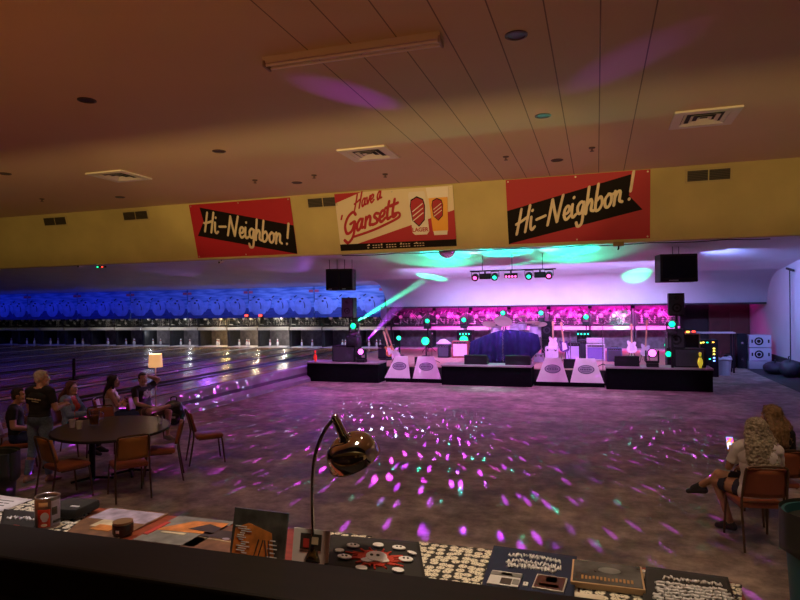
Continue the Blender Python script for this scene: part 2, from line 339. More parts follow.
def ceiling_mat():
    m = bpy.data.materials.new('ceiling_paint'); m.use_nodes = True; nt = m.node_tree; b = nt.nodes['Principled BSDF']; b.inputs['Roughness'].default_value = 0.75
    tc = nt.nodes.new('ShaderNodeTexCoord'); sx = nt.nodes.new('ShaderNodeSeparateXYZ'); nt.links.new(tc.outputs['Object'], sx.inputs[0])
    def mth(op, a, bb=None):
        n = nt.nodes.new('ShaderNodeMath'); n.operation = op
        for i, v in enumerate((a, bb)):
            if v is None: continue
            if isinstance(v, (int, float)): n.inputs[i].default_value = v
            else: nt.links.new(v, n.inputs[i])
        return n.outputs[0]
    u = mth('DIVIDE', mth('SUBTRACT', sx.outputs[0], 0.09), 0.595)
    fr = mth('ABSOLUTE', mth('SUBTRACT', mth('FRACT', mth('ADD', u, 100.5)), 0.5))   # 0 at a seam
    seam = mth('LESS_THAN', fr, 0.014)
    inside = mth('MULTIPLY', mth('GREATER_THAN', sx.outputs[0], -3.6), mth('LESS_THAN', sx.outputs[0], 0.9))
    msk = mth('MULTIPLY', seam, inside)
    n = nt.nodes.new('ShaderNodeTexNoise'); n.inputs['Scale'].default_value = 0.5; n.inputs['Detail'].default_value = 4; nt.links.new(tc.outputs['Object'], n.inputs['Vector'])
    cr = nt.nodes.new('ShaderNodeValToRGB'); cr.color_ramp.elements[0].color = (0.66, 0.48, 0.26, 1); cr.color_ramp.elements[1].color = (0.74, 0.56, 0.32, 1); nt.links.new(n.outputs[0], cr.inputs[0])
    # acoustic pin holes, fine voronoi dots
    mx = nt.nodes.new('ShaderNodeMix'); mx.data_type = 'RGBA'; nt.links.new(msk, mx.inputs[0]); nt.links.new(cr.outputs[0], mx.inputs[6]); mx.inputs[7].default_value = (0.22, 0.14, 0.08, 1)
    nt.links.new(mx.outputs[2], b.inputs['Base Color'])
    v = nt.nodes.new('ShaderNodeTexVoronoi'); v.inputs['Scale'].default_value = 28; nt.links.new(tc.outputs['Object'], v.inputs['Vector'])
    bp = nt.nodes.new('ShaderNodeBump'); bp.inputs['Strength'].default_value = 0.12; bp.inputs['Distance'].default_value = 0.01
    nt.links.new(v.outputs[0], bp.inputs['Height']); nt.links.new(bp.outputs[0], b.inputs['Normal'])
    return m
M_CONC = concrete(); M_CEIL = ceiling_mat()
M_YEL = mat('yellow_paint', (0.55, 0.45, 0.18), 0.7, noise=0.08, scale=1.2)
M_WHITE = mat('white_panel', (0.72, 0.70, 0.72), 0.6, noise=0.06, scale=1.0)
M_DARK = mat('dark_paint', (0.02, 0.018, 0.02), 0.7)
M_BLACK = mat('black_cloth', (0.012, 0.012, 0.014), 0.9, noise=0.3, scale=20)
M_BROWN = mat('brown_wall', (0.085, 0.038, 0.028), 0.7, noise=0.2, scale=3)
M_LEDGE = mat('ledge_wood', (0.006, 0.003, 0.0022), 0.7, spec=0.2, noise=0.25, scale=5, stretch=(1, 8, 1))
M_LANE = wood('lane_wood', (0.36, 0.17, 0.075), (0.46, 0.24, 0.12), 0.24)
M_APP = wood('approach_wood', (0.30, 0.15, 0.07), (0.38, 0.20, 0.10), 0.2)
M_STAGE = wood('stage_wood', (0.42, 0.24, 0.17), (0.52, 0.32, 0.24), 0.4)
M_GUT = mat('gutter_grey', (0.06, 0.06, 0.075), 0.35)
M_CAP = mat('divider_cap', (0.55, 0.52, 0.58), 0.35, noise=0.1, scale=3)
def S(n, mb, m, **k): return mb.build(n, m, kind='structure', smooth=False, **k)
XR = 6.35; XL = -36.0; LX = -9.42      # right wall, left wall, edge of the lanes
S('floor', MB().box(((XL + XR) / 2, 14, -0.1), (XR - XL, 38, 0.2)), M_CONC)
S('floor_2', MB().box((-5.4, -0.7, 0.3), (14.5, 8.6, 0.6)), M_BROWN)          # raised concourse the picture is taken from
S('trim_1', MB().box((-5.4, 3.66, 0.57), (14.5, 0.12, 0.075), bev=0.01), mat('step_nosing', (0.42, 0.15, 0.05), 0.5, noise=0.15, scale=6))
S('wall_counter', MB().box((-4.0, 2.03, 0.97), (13.5, 0.16, 0.74)), M_DARK)
S('trim_2', MB().box((-4.0, 2.035, 1.42), (13.6, 0.31, 0.16), bev=0.012), M_LEDGE)
S('light_blocker_upper', MB().box((-10.0, 1.06, 4.55), (32.0, 0.12, 2.50)), M_DARK)   # unseen panel added above the viewpoint to shade the near ceiling
S('light_blocker_lower', MB().box((-10.0, -0.55, 1.566), (32.0, 0.10, 1.932)), M_DARK)   # unseen panel added behind the viewpoint to cut off the low amber light
S('ceiling', MB().box(((XL + XR) / 2, 5.6, 5.85), (XR - XL, 21.2, 0.1)), M_CEIL)
# sloping yellow bulkhead
TILT = math.atan(0.27)
mtx = Matrix(((0, 0, 1, XL), (1, 0, 0, 0), (0, 1, 0, 0), (0, 0, 0, 1)))
S('wall_front', MB().prism([(16.2, 5.8), (16.67, 4.06), (16.95, 4.06), (16.95, 5.8)], XR - XL, mtx), M_YEL)
def bh(u, v, n=0.0):    # point on the bulkhead: X, height above its lower edge along the slope, distance off it
    return Vector((u, 16.67 - v * math.sin(TILT) - n * math.cos(TILT), 4.06 + v * math.cos(TILT) - n * math.sin(TILT)))
# low white ceiling and the cove that rolls down behind the stage
prof = [(16.95, 4.45), (20, 4.17), (23.5, 3.855), (25.2, 3.70)]
def zlow(y): return 4.45 - 0.0909 * (y - 16.95)
cx, cz, a, b_ = 25.2, 2.45, 2.1, 1.25
cove = [(cx + a * math.sin(t * PI / 2 / 10), cz + b_ * math.cos(t * PI / 2 / 10)) for t in range(0, 11)]
def strip(pf, x0, x1, th=0.06):
    mb = MB()
    return mb.grid(lambda u, v: ((x0 + (x1 - x0) * u), *pf(v)), 1, 40, th)
def lerp_prof(pr):
    pr = [Vector(p) for p in pr]; L = [0]
    for p, q in zip(pr, pr[1:]): L.append(L[-1] + (q - p).length)
    def f(t):
        s = t * L[-1]
        for i in range(len(pr) - 1):
            if s <= L[i + 1] + 1e-9:
                k = (s - L[i]) / (L[i + 1] - L[i]); p = pr[i].lerp(pr[i + 1], k); return (p.x, p.y)
        return tuple(pr[-1])
    return f
o = strip(lerp_prof(prof + [(26.6, 3.60), (27.6, 3.52)]), XL, -9.45); S('ceiling_low_left', o, M_WHITE)
S('ceiling_low_right', strip(lerp_prof(prof), -9.45, XR), M_WHITE)
o = strip(lerp_prof(cove), -9.45, XR).build('wall_cove', M_WHITE, kind='structure')
# cove panel joints
for i, x in enumerate((5.35, 2.9, 0.2, -2.6, -5.4)):
    S(f'trim_{i + 3}', MB().tube([(x, p, q - 0.012) for p, q in cove], 0.014, n=5), mat('joint', (0.33, 0.30, 0.36), 0.7))
S('trim_8', MB().box((-1.55, 27.28, 2.43), (15.75, 0.1, 0.07)), M_DARK)
S('wall_right', MB().box((XR + 0.06, 13, 3.3), (0.12, 36, 5.7)), M_WHITE)
S('baseboard_right', MB().box((XR - 0.05, 22.5, 0.24), (0.1, 14, 0.48)), M_DARK)
S('trim_9', MB().box((5.78, 22.5, 0.004), (1.1, 14, 0.008)), mat('dark_runner', (0.035, 0.03, 0.04), 0.8, noise=0.2, scale=5))
S('wall_left', MB().box((XL - 0.06, 13, 3), (0.12, 36, 6.2)), M_BROWN)
S('wall_back', MB().box(((XL + XR) / 2, -5.06, 3), (XR - XL, 0.12, 6.2)), M_BROWN)
S('wall_pit', MB().box(((XL + XR) / 2, 30.6, 2), (XR - XL, 0.12, 4.4)), M_DARK)
S('wall_passage', MB().box((5.55, 30.3, 1.3), (1.6, 0.2, 2.6)), M_BROWN)
S('door_1', MB().box((5.95, 30.17, 1.02), (0.75, 0.06, 2.04)), mat('door_brown', (0.10, 0.045, 0.03), 0.5))
# lane beds
S('floor_3', MB().box(((XL + LX) / 2, 17.3, 0.19), (LX - XL, 25.6, 0.38)), M_GUT)
S('floor_4', MB().box(((XL + LX) / 2, 7.35, 0.425), (LX - XL, 5.7, 0.09)), M_APP)
S('floor_5', MB().box(((LX + 3.0) / 2, 24.9, 0.235), (3.0 - LX, 10.4, 0.47)), M_STAGE)
S('trim_28', MB().box(((LX + 3.0) / 2, 19.66, 0.23), (3.0 - LX, 0.06, 0.44)), M_DARK)
# sloping kerb at the edge of the lanes
kb = Matrix(((1, 0, 0, 0), (0, 0, 1, 4.5), (0, 1, 0, 0), (0, 0, 0, 1)))
M_KERB = mat('kerb_board', (0.27, 0.24, 0.31), 0.45, noise=0.12, scale=3); M_KERBD = mat('kerb_dark', (0.12, 0.10, 0.16), 0.5)
S('trim_10', MB().prism([(LX - 0.22, 0.30), (LX + 0.03, 0.30), (LX - 0.02, 0.47), (LX - 0.05, 0.50), (LX - 0.22, 0.50)], 15.1, kb), M_KERB)
S('trim_26', MB().prism([(LX - 0.22, 0.20), (LX + 0.02, 0.20), (LX + 0.02, 0.299), (LX - 0.22, 0.299)], 15.1, kb), M_KERBD)
S('trim_27', MB().prism([(LX - 0.22, 0), (LX + 0.17, 0), (LX + 0.15, 0.10), (LX + 0.05, 0.199), (LX - 0.22, 0.199)], 15.1, kb), M_KERB)
PAIR = 3.66
EDGE = [-9.5 - PAIR * k for k in range(8)]
lane0 = None
for k in range(7):
    e = EDGE[k]
    for j in range(2):
        x = e - 0.12 - 0.25 - 0.53 - j * (1.06 + 0.25 + 0.30 + 0.25); idx = 2 * k + j
        lab = f'varnished wooden bowling lane, {ORD[idx]} counting left from the kerb of the dance floor'
        if lane0 is None:
            lane0 = thing('bowling_lane', lab, 'bowling lane', (x, 10.2, 0.38), 0, 'bowling lanes')
            MB().box((0, 8.9, 0.045), (1.06, 17.8, 0.09), bev=0.006).build('lane_boards', M_LANE, lane0, smooth=False)
            for s in (-1, 1):
                MB().grid(lambda u, v, s=s: (s * 0.655 + 0.12 * math.cos(PI * u), 17.8 * v, 0.085 - 0.075 * math.sin(PI * u)), 8, 1, 0.006).build('gutter', M_GUT, lane0)
        else: dup(lane0, (x, 10.2, 0.38), label=lab)
    S(f'trim_{11 + 2 * k}', MB().box((e - 0.03, 18.9, 0.43), (0.16, 17.6, 0.1), bev=0.015), M_CAP)
    S(f'trim_{12 + 2 * k}', MB().box((e - 0.12 - 0.25 - 1.06 - 0.25 - 0.15, 18.9, 0.41), (0.26, 17.6, 0.08), bev=0.015), M_GUT)
# ---------------------------------------------------------------- mural panels over the lanes
def mural_mat():
    m = bpy.data.materials.new('mural_blue'); m.use_nodes = True; nt = m.node_tree; b = nt.nodes['Principled BSDF']; b.inputs['Roughness'].default_value = 0.5
    tc = nt.nodes.new('ShaderNodeTexCoord'); mp = nt.nodes.new('ShaderNodeMapping'); mp.inputs['Scale'].default_value = (0.7, 1, 6); nt.links.new(tc.outputs['Object'], mp.inputs[0])
    n = nt.nodes.new('ShaderNodeTexNoise'); n.inputs['Scale'].default_value = 1.6; n.inputs['Detail'].default_value = 4; nt.links.new(mp.outputs[0], n.inputs['Vector'])
    cr = nt.nodes.new('ShaderNodeValToRGB'); e = cr.color_ramp.elements
    e[0].position = 0.35; e[0].color = (0.05, 0.16, 0.42, 1); e[1].position = 0.68; e[1].color = (0.30, 0.52, 0.80, 1)
    nt.links.new(n.outputs[0], cr.inputs[0]); nt.links.new(cr.outputs[0], b.inputs['Base Color']); return m
M_MUR = mural_mat(); M_SEA = mat('mural_sea', (0.05, 0.08, 0.26), 0.5, noise=0.3, scale=4, stretch=(0.5, 1, 5))
M_ART = mat('mural_pale', (0.26, 0.38, 0.66), 0.5, noise=0.2, scale=3); M_ARTD = mat('mural_dark', (0.02, 0.03, 0.09), 0.5); M_ARTR = mat('mural_red', (0.7, 0.10, 0.14), 0.5)
XZ = Matrix(((1, 0, 0, 0), (0, 0, 1, 0), (0, 1, 0, 0), (0, 0, 0, 1)))   # local xy polygon -> x,z with thickness along y
def xz(x, z, y=0.0, ang=0.0):
    return Matrix.Translation((x, y, z)) @ Matrix.Rotation(ang, 4, 'Y') @ XZ
def ell(rx, rz, n=28): return [(rx * math.cos(2 * PI * k / n), rz * math.sin(2 * PI * k / n)) for k in range(n)]
def make_mask(lab):
    t = thing('mural_panel', lab, 'mural panel', (EDGE[0] - PAIR / 2, 27.2, 2.0), 0, 'mural panels over the lanes')
    MB().box((0, 0.04, 0.755), (PAIR - 0.05, 0.08, 1.51)).build('panel', M_MUR, t, smooth=False)
    MB().box((0, -0.006, 0.25), (PAIR - 0.05, 0.012, 0.50)).build('sea', M_SEA, t, smooth=False)
    for x, r in ((-1.22, 0.47), (1.22, 0.47), (0.02, 0.42)):
        hull = [(r * math.cos(2 * PI * k / 32), max(-0.40, r * math.sin(2 * PI * k / 32))) for k in range(32)]
        ball = MB().prism(hull, 0.012, xz(x, 0.56, -0.022)).build('ball_picture', M_ART, t, smooth=False)
        MB().prism([(-0.02, 0.02), (0.02, 0.0), (0.12, -0.14), (0.15, -0.30), (0.11, -0.29), (0.08, -0.15)], 0.012, xz(x + 0.05, 0.78, -0.036, 0.25)).prism(ell(0.06, 0.05, 12), 0.012, xz(x - 0.14, 0.80, -0.036)).prism(ell(0.07, 0.045, 12), 0.012, xz(x - 0.02, 0.93, -0.036)).build('ball_hole', M_ARTD, ball, smooth=False)
    pin = [(0.10, -0.45), (0.17, -0.2), (0.15, 0.0), (0.06, 0.2), (0.09, 0.33), (0.05, 0.43), (-0.05, 0.43), (-0.09, 0.33), (-0.06, 0.2), (-0.15, 0.0), (-0.17, -0.2), (-0.10, -0.45)]
    for x, an in ((-0.62, 0.5), (0.62, -0.35), (-1.72 + 0.02, 0.0)):
        p = MB().prism(pin[:], 0.012, xz(x, 0.72, -0.038, an) @ Matrix.Diagonal((0.8, 0.9, 1, 1))).build('pin_picture', M_ART, t, smooth=False)
        MB().prism(ell(0.08, 0.025, 12), 0.012, xz(x + 0.12 * math.sin(an), 0.90, -0.05, an)).prism([(0, 0), (0.13, 0.10), (0.10, 0.14), (-0.04, 0.05)], 0.012, xz(x + 0.16, 0.98, -0.05)).build('pin_stripe', M_ARTD, p, smooth=False)
    for s in (-1, 1): MB().box((s * 1.68, -0.03, 1.30), (0.22, 0.02, 0.12)).build('corner_mark', M_ARTR, t, smooth=False)
    return t
mask0 = make_mask('blue sea mural panel with pins and balls, first counting left from the stage')
for k in range(1, 7): dup(mask0, (EDGE[k] - PAIR / 2, 27.2, 2.0), label=f'blue sea mural panel with pins and balls, {ORD[k]} counting left from the stage')
# ---------------------------------------------------------------- pinsetters, two under every mural panel and seven behind the stage
M_MACH = mat('machine_dark', (0.03, 0.03, 0.035), 0.5, noise=0.3, scale=6); M_MET = mat('machine_metal', (0.55, 0.52, 0.50), 0.35, metal=0.6)
M_PIN = mat('pin_white', (0.82, 0.80, 0.78), 0.25); M_PINR = mat('pin_red', (0.65, 0.03, 0.03), 0.3); M_SWEEP = mat('sweep_white', (0.68, 0.66, 0.66), 0.45)
PINP = [(0.0, 0), (0.026, 0), (0.030, 0.03), (0.052, 0.09), (0.060, 0.13), (0.052, 0.19), (0.030, 0.25), (0.023, 0.28), (0.028, 0.325), (0.033, 0.345), (0.025, 0.372), (0, 0.382)]
def make_setter(lab):
    rnd = random.Random(3)
    t = thing('pinsetter', lab, 'pinsetter', (0, 28.0, 0.47), 0, 'pinsetters')
    for s in (-1, 1): MB().box((s * 0.87, 0.75, 0.90), (0.06, 1.2, 1.8)).build('cheek', M_MACH, t, smooth=False)
    MB().box((0, 0.0, 0.955), (1.74, 0.07, 0.15), bev=.012).box((0, 0.10, 1.02), (1.66, 0.22, 0.03)).build('sweep_board', M_SWEEP, t, smooth=False)
    MB().box((0, 1.15, 1.0), (1.66, 0.04, 1.98)).build('back_curtain', mat('curtain_grey', (0.20, 0.17, 0.19), 0.8, noise=.35, scale=5), t, smooth=False)
    mb = MB().box((0, 0.5, 1.12), (1.45, 0.8, 0.05))
    for i in range(4): mb.box((0, 0.15 + i * 0.2, 1.3), (1.45, 0.03, 0.03))
    for i in range(3): mb.box((0, 0.06, 1.22 + i * .17), (1.5, 0.03, 0.025))
    rk = mb.build('pin_rack', M_MACH, t, smooth=False)
    for i in range(5):
        MB().lathe([(r * .9, z * .9) for r, z in PINP], (-0.60 + i * 0.27 + .05 * (i % 2), 0.50 + 0.12 * (i % 2), 1.15), n=10).build('racked_pin', M_PIN, rk)
    mb = MB(); mk = MB()
    for i in range(70):
        x = rnd.uniform(-.74, .74); z = rnd.uniform(1.08, 1.78); y = rnd.uniform(0.0, 0.4); a = rnd.uniform(0, PI); L = rnd.uniform(.05, .24)
        (mb if i % 5 < 2 else mk).cone((x, y, z), (x + L * math.cos(a), y + rnd.uniform(-.05, .05), z + L * math.sin(a)), rnd.uniform(.008, .022), n=6)
    for i in range(5):
        x = rnd.uniform(-.6, .6); (mb if i % 2 else mk).tube(smooth_path([(x, .05, 1.1), (x + .1, .0, 1.35), (x + rnd.uniform(-.2, .2), .05, 1.62), (x + rnd.uniform(-.3, .3), .2, 1.75)]), .012, n=6)
    mb.build('linkage', M_MET, t); mk.build('dark_linkage', M_MACH, t)
    for x in (-0.45, 0.1, 0.5): MB().lathe([(0.0, 0.0), (0.07, .02), (0.08, .1), (0.04, .14), (0, .15)], (x, 0.04, 1.40), n=12).build('wheel', M_MET, t)
    MB().box((-0.3, 0.6, 1.6), (0.4, 0.5, 0.35), bev=0.03).cone((0.25, 0.35, 1.6), (0.25, 0.75, 1.6), 0.16).build('motor', M_MACH, t)
    for x in (-0.45, 0.1, 0.5): MB().lathe([(0.0, 0.0), (0.09, .02), (0.10, .1), (0.05, .16), (0, .17)], (x, 0.04, 1.42), n=12).build('wheel', M_MET, t)
    MB().box((0, 0.35, 0.012), (1.66, 1.2, 0.024)).build('pin_deck', M_SWEEP, t, smooth=False)
    return t
set0 = None; SETX = []
for k in range(7):
    for j in range(2):
        x = EDGE[k] - 0.90 - j * 1.83; SETX.append(x); idx = 2 * k + j
        lab = f'dark pinsetter with racked pins under the murals, {ORD[idx]} counting left from the stage'
        if set0 is None: set0 = make_setter(lab); set0.location.x = x
        else: dup(set0, (x, 28.0, 0.47), label=lab)
STX = [-8.55 + 1.83 * i for i in range(7)]
for i, x in enumerate(STX): dup(set0, (x, 28.0, 0.47), label=f'pink-lit pinsetter behind the band stage, {ORD[i]} counting from the left', group='pinsetters behind the stage')
# pins left standing on the decks
pin0 = None
for i, x in enumerate(SETX):
    for j, dx in enumerate((-0.28, 0.02, 0.30)):
        if (i * 3 + j) % 4 == 3: continue
        lab = f'white bowling pin standing under the {ORD[i]} pinsetter left of the stage, {("left", "middle", "right")[j]} spot'
        loc = (x + dx, 28.15 + 0.25 * (j == 1), 0.494)
        if pin0 is None:
            pin0 = thing('bowling_pin', lab, 'bowling pin', loc, 0, 'bowling pins on the lanes')
            MB().lathe(PINP, n=14).build('body', M_PIN, pin0)
            MB().lathe([(0.0296, 0.255), (0.0245, 0.28), (0.027, 0.30)], n=14).build('stripe', M_PINR, pin0)
        else: dup(pin0, loc, label=lab)

# haze cones added around the two left beams, shaped to make them visible
def haze(a, b, r0, r1, dens, lab):
    hz = bpy.data.materials.new('beam_haze'); hz.use_nodes = True; nt = hz.node_tree; nt.nodes.remove(nt.nodes['Principled BSDF'])
    vs = nt.nodes.new('ShaderNodeVolumeScatter'); vs.inputs['Density'].default_value = dens; vs.inputs['Anisotropy'].default_value = 0.0
    nt.links.new(vs.outputs[0], nt.nodes['Material Output'].inputs['Volume'])
    mb = MB()
    if b is None: mb.ball(a, 1.0, r0, n=20)
    else: mb.cone(a, b, r0, r1, n=24)
    mb.build('haze', hz, kind='stuff')
d = (GL1 - GL0).normalized(); haze(GL0 + d * .02, GL0 + d * 5.6, .03, .155, 0.16, '')
d = (PL1 - PL0).normalized(); haze(PL0 + d * .02, PL0 + d * 3.6, .03, .15, 0.6, '')
# ================================================================ bulkhead: banners, grilles; ceiling fittings
M_BRED = mat('banner_red', (0.44, 0.010, 0.028), 0.6); M_BBLK = mat('banner_black', (0.012, 0.009, 0.008), 0.7, spec=0.1); M_BCRM = mat('banner_cream', (0.76, 0.64, 0.44), 0.5)
M_BCREAM2 = mat('banner_paper', (0.78, 0.67, 0.46), 0.5); M_GOLD = mat('beer_gold', (0.85, 0.38, 0.02), 0.35); M_FOAM = mat('beer_foam', (0.92, 0.86, 0.74), 0.6); M_CANW = mat('can_white', (0.80, 0.74, 0.64), 0.4); M_GROM = mat('grommet', (0.6, 0.55, 0.45), 0.4, metal=0.8)
def banner(lab, x0, x1, v0, v1, base):
    t = thing('banner', lab, 'banner', bh(x0, v0, 0.03), rot=(TILT, 0, 0))     # local x along the wall, z up the slope, -y towards the hall
    W, H = x1 - x0, v1 - v0
    MB().box((W / 2, 0, H / 2), (W, 0.012, H)).build('sheet', base, t, smooth=False)
    mb = MB()
    for x in (0.06, W / 2, W - 0.06):
        for z in (0.05, H - 0.05): mb.cone((x, -0.013, z), (x, -0.005, z), 0.022, n=10)
    mb.build('grommet', M_GROM, t)
    return t, W, H
def flat(t, name, m, poly, d, W, H, n=0.006):   # polygon in banner fractions
    return MB().prism([(u * W, v * H) for u, v in poly], n, xz(0, 0, -d)).build(name, m, t, smooth=False)
t, W, H = banner('red banner reading Hi-Neighbor! slanting down to the right', -12.10, -8.58, 0.07, 1.76, M_BRED)
flat(t, 'pennant', M_BBLK, [(.107, .94), (1.0, .51), (1.0, 0.0), (.04, .42), (.125, .68)], 0.014, W, H)
mb = MB(); a = math.atan2(-0.335 * H, 0.80 * W); d = Vector((math.cos(a), 0, math.sin(a)))
L = sum(GL[c][0] for c in 'Hi-Neighbor !') + .1; sz = 0.86 * W / L / 1.0
lettering(mb, 'Hi-Neighbor !', (0.115 * W, -0.022, 0.50 * H), d, (0.13, 0, 1), sz * 1.0, 0.036, 0.006, slant=0.05)
mb.build('lettering', M_BCRM, t)
t, W, H = banner('red banner reading Hi-Neighbor! slanting up to the right', -2.24, 1.30, 0.08, 1.79, M_BRED)
flat(t, 'pennant', M_BBLK, [(0, .525), (.875, .95), (.86, .645), (.95, .43), (.03, .02), (0, 0)], 0.014, W, H)
mb = MB(); a = math.atan2(0.40 * H, 0.77 * W); d = Vector((math.cos(a), 0, math.sin(a)))
lettering(mb, 'Hi-Neighbor !', (0.055 * W, -0.022, 0.15 * H), d, (0.0, 0, 1), 0.875 * W / L, 0.037, 0.006, slant=0.12)
mb.build('lettering', M_BCRM, t)
t, W, H = banner("cream and red banner reading Have a 'Gansett with beer can and glass", -7.15, -3.67, 0.10, 1.76, M_BCREAM2)
flat(t, 'corner_wedge', M_BRED, [(0, 1), (.24, 1), (0, .84)], 0.014, W, H)
flat(t, 'red_field', M_BRED, [(.16, .115), (1, .60), (1, .115)], 0.014, W, H)
flat(t, 'footer_bar', M_BBLK, [(0, 0), (1, 0), (1, .115), (0, .115)], 0.015, W, H)
mb = MB()
for x in np.linspace(.25, .75, 22):
    for z in (.035, .075):
        if (int(x * 1000) % 7) > 1: mb.box((x * W, -0.018, z * H), (0.05, 0.006, 0.022))
for x in (.26, .37, .54, .67): mb.box((x * W, -0.018, .085 * H), (0.04, 0.006, 0.04))
mb.build('small_print', M_BCRM, t, smooth=False)
mb = MB(); d = Vector((math.cos(0.42), 0, math.sin(0.42)))
lettering(mb, 'Have a', (.16 * W, -0.02, .70 * H), (1, 0, .33), (0.02, 0, 1), 0.195, 0.027, 0.006, slant=0.18, squeeze=1.05)
lettering(mb, "'", (.16 * W + .97, -0.02, .70 * H + .30), (1, 0, .3), (0.02, 0, 1), 0.15, 0.022, 0.006)
lettering(mb, "'", (.015 * W, -0.02, .30 * H), (1, 0, .27), (0.02, 0, 1), 0.24, 0.028, 0.006)
lettering(mb, 'Gansett', (.045 * W, -0.02, .27 * H), (1, 0, .285), (0.02, 0, 1), 0.275, 0.042, 0.006, slant=0.16, squeeze=1.27)
sw = smooth_path([(.13 * W, .24 * H), (.30 * W, .335 * H), (.44 * W, .44 * H), (.54 * W, .535 * H), (.545 * W, .61 * H), (.50 * W, .60 * H)])
b0 = len(mb.bm.verts); mb.tube([(p.x, p.y, 0) for p in sw], 0.035); mb.bm.verts.ensure_lookup_table()
for v in mb.bm.verts[b0:]: v.co = Vector((v.co.x, -0.02 - v.co.z * 0.17, v.co.y))
mb.build('lettering', M_BRED, t)
# the pictured can and glass
can = MB().prism([(.635 * W, .90 * H), (.645 * W, .94 * H), (.765 * W, .94 * H), (.775 * W, .90 * H), (.785 * W, .27 * H), (.765 * W, .22 * H), (.665 * W, .22 * H), (.645 * W, .26 * H)], 0.006, xz(0, 0, -0.022)).build('can_picture', M_CANW, t, smooth=False)
shield = [(-.14, .26), (0, .33), (.14, .26), (.17, .12), (.14, -.2), (0, -.34), (-.14, -.2), (-.17, .12)]
def shield_at(px, pz, s, par, dep):
    MB().prism([(x * s * 1.12, y * s * 1.10) for x, y in shield], 0.005, xz(px, pz, -dep)).build('shield_edge', M_BBLK, par, smooth=False)
    sh = MB().prism([(x * s, y * s) for x, y in shield], 0.005, xz(px, pz, -dep - 0.005)).build('shield', M_BRED, par, smooth=False)
    mb = MB()
    for k, dz in enumerate((-.13, -.02, .09)):
        mb.box((px, -dep - 0.009, pz + dz * s), (0.33 * s, 0.005, 0.022 * s), rot=(0, -0.6, 0))
    mb.build('shield_script', M_CANW, par, smooth=False)
shield_at(.705 * W, .615 * H, 1.15, t, 0.030)
cu = bpy.data.curves.new('can_text', 'FONT'); cu.body = 'LAGER'; cu.size = 0.155; cu.extrude = 0.003; cu.align_x = 'CENTER'; cu.offset = 0.004
co = bpy.data.objects.new('can_text', cu); COL.objects.link(co); dg = bpy.context.evaluated_depsgraph_get()
me = bpy.data.meshes.new_from_object(co.evaluated_get(dg)); bpy.data.objects.remove(co); me.name = 'can_text'
me.transform(Matrix.Translation((.712 * W, -0.031, .275 * H)) @ Matrix.Rotation(PI / 2, 4, 'X')); me.materials.clear(); me.materials.append(M_BRED)
ct = bpy.data.objects.new('can_text', me); COL.objects.link(ct); ct.parent = can
gl = MB().prism([(.80 * W, .86 * H), (.955 * W, .86 * H), (.94 * W, .27 * H), (.93 * W, .235 * H), (.83 * W, .235 * H), (.815 * W, .27 * H)], 0.006, xz(0, 0, -0.022)).build('beer_picture', M_GOLD, t, smooth=False)
MB().prism([(.785 * W, .99 * H), (.965 * W, .99 * H), (.96 * W, .82 * H), (.795 * W, .82 * H)], 0.006, xz(0, 0, -0.026)).build('foam_picture', M_FOAM, gl, smooth=False)
MB().prism([(.82 * W, .27 * H), (.935 * W, .27 * H), (.93 * W, .20 * H), (.825 * W, .20 * H)], 0.006, xz(0, 0, -0.026)).build('glass_foot_picture', M_CANW, gl, smooth=False)
shield_at(.868 * W, .63 * H, 0.85, t, 0.030)
# wall grilles
M_GRD = mat('grille_dark', (0.035, 0.028, 0.02), 0.6); M_GRF = mat('grille_frame', (0.50, 0.40, 0.18), 0.6)
g0 = None
for (x, lab) in ((-17.55, 'dark wall grille in the yellow bulkhead, leftmost'), (-14.2, 'dark wall grille in the yellow bulkhead, second from the left'), (-7.55, 'dark wall grille in the yellow bulkhead left of the beer banner'), (2.60, 'dark wall grille in the yellow bulkhead at far right')):
    loc = bh(x, 1.55, 0.0)
    if g0 is None:
        g0 = thing('wall_grille', lab, 'vent', loc, rot=(TILT, 0, 0), group='wall grilles')
        MB().box((0, -0.012, 0), (1.04, 0.024, 0.34), bev=0.006).build('frame', M_GRF, g0, smooth=False)
        for s in (-1, 1):
            p = MB().box((s * 0.24, -0.026, 0), (0.45, 0.01, 0.25)).build('opening', M_GRD, g0, smooth=False)
            mb = MB()
            for i in range(6): mb.box((s * 0.24, -0.034, -0.10 + i * 0.04), (0.45, 0.012, 0.008), rot=(0.5, 0, 0))
            mb.build('slats', M_GRF if False else mat('slat_dark', (0.10, 0.08, 0.05), 0.5), p, smooth=False)
    else: dup(g0, loc, label=lab, rot=(TILT, 0, 0))
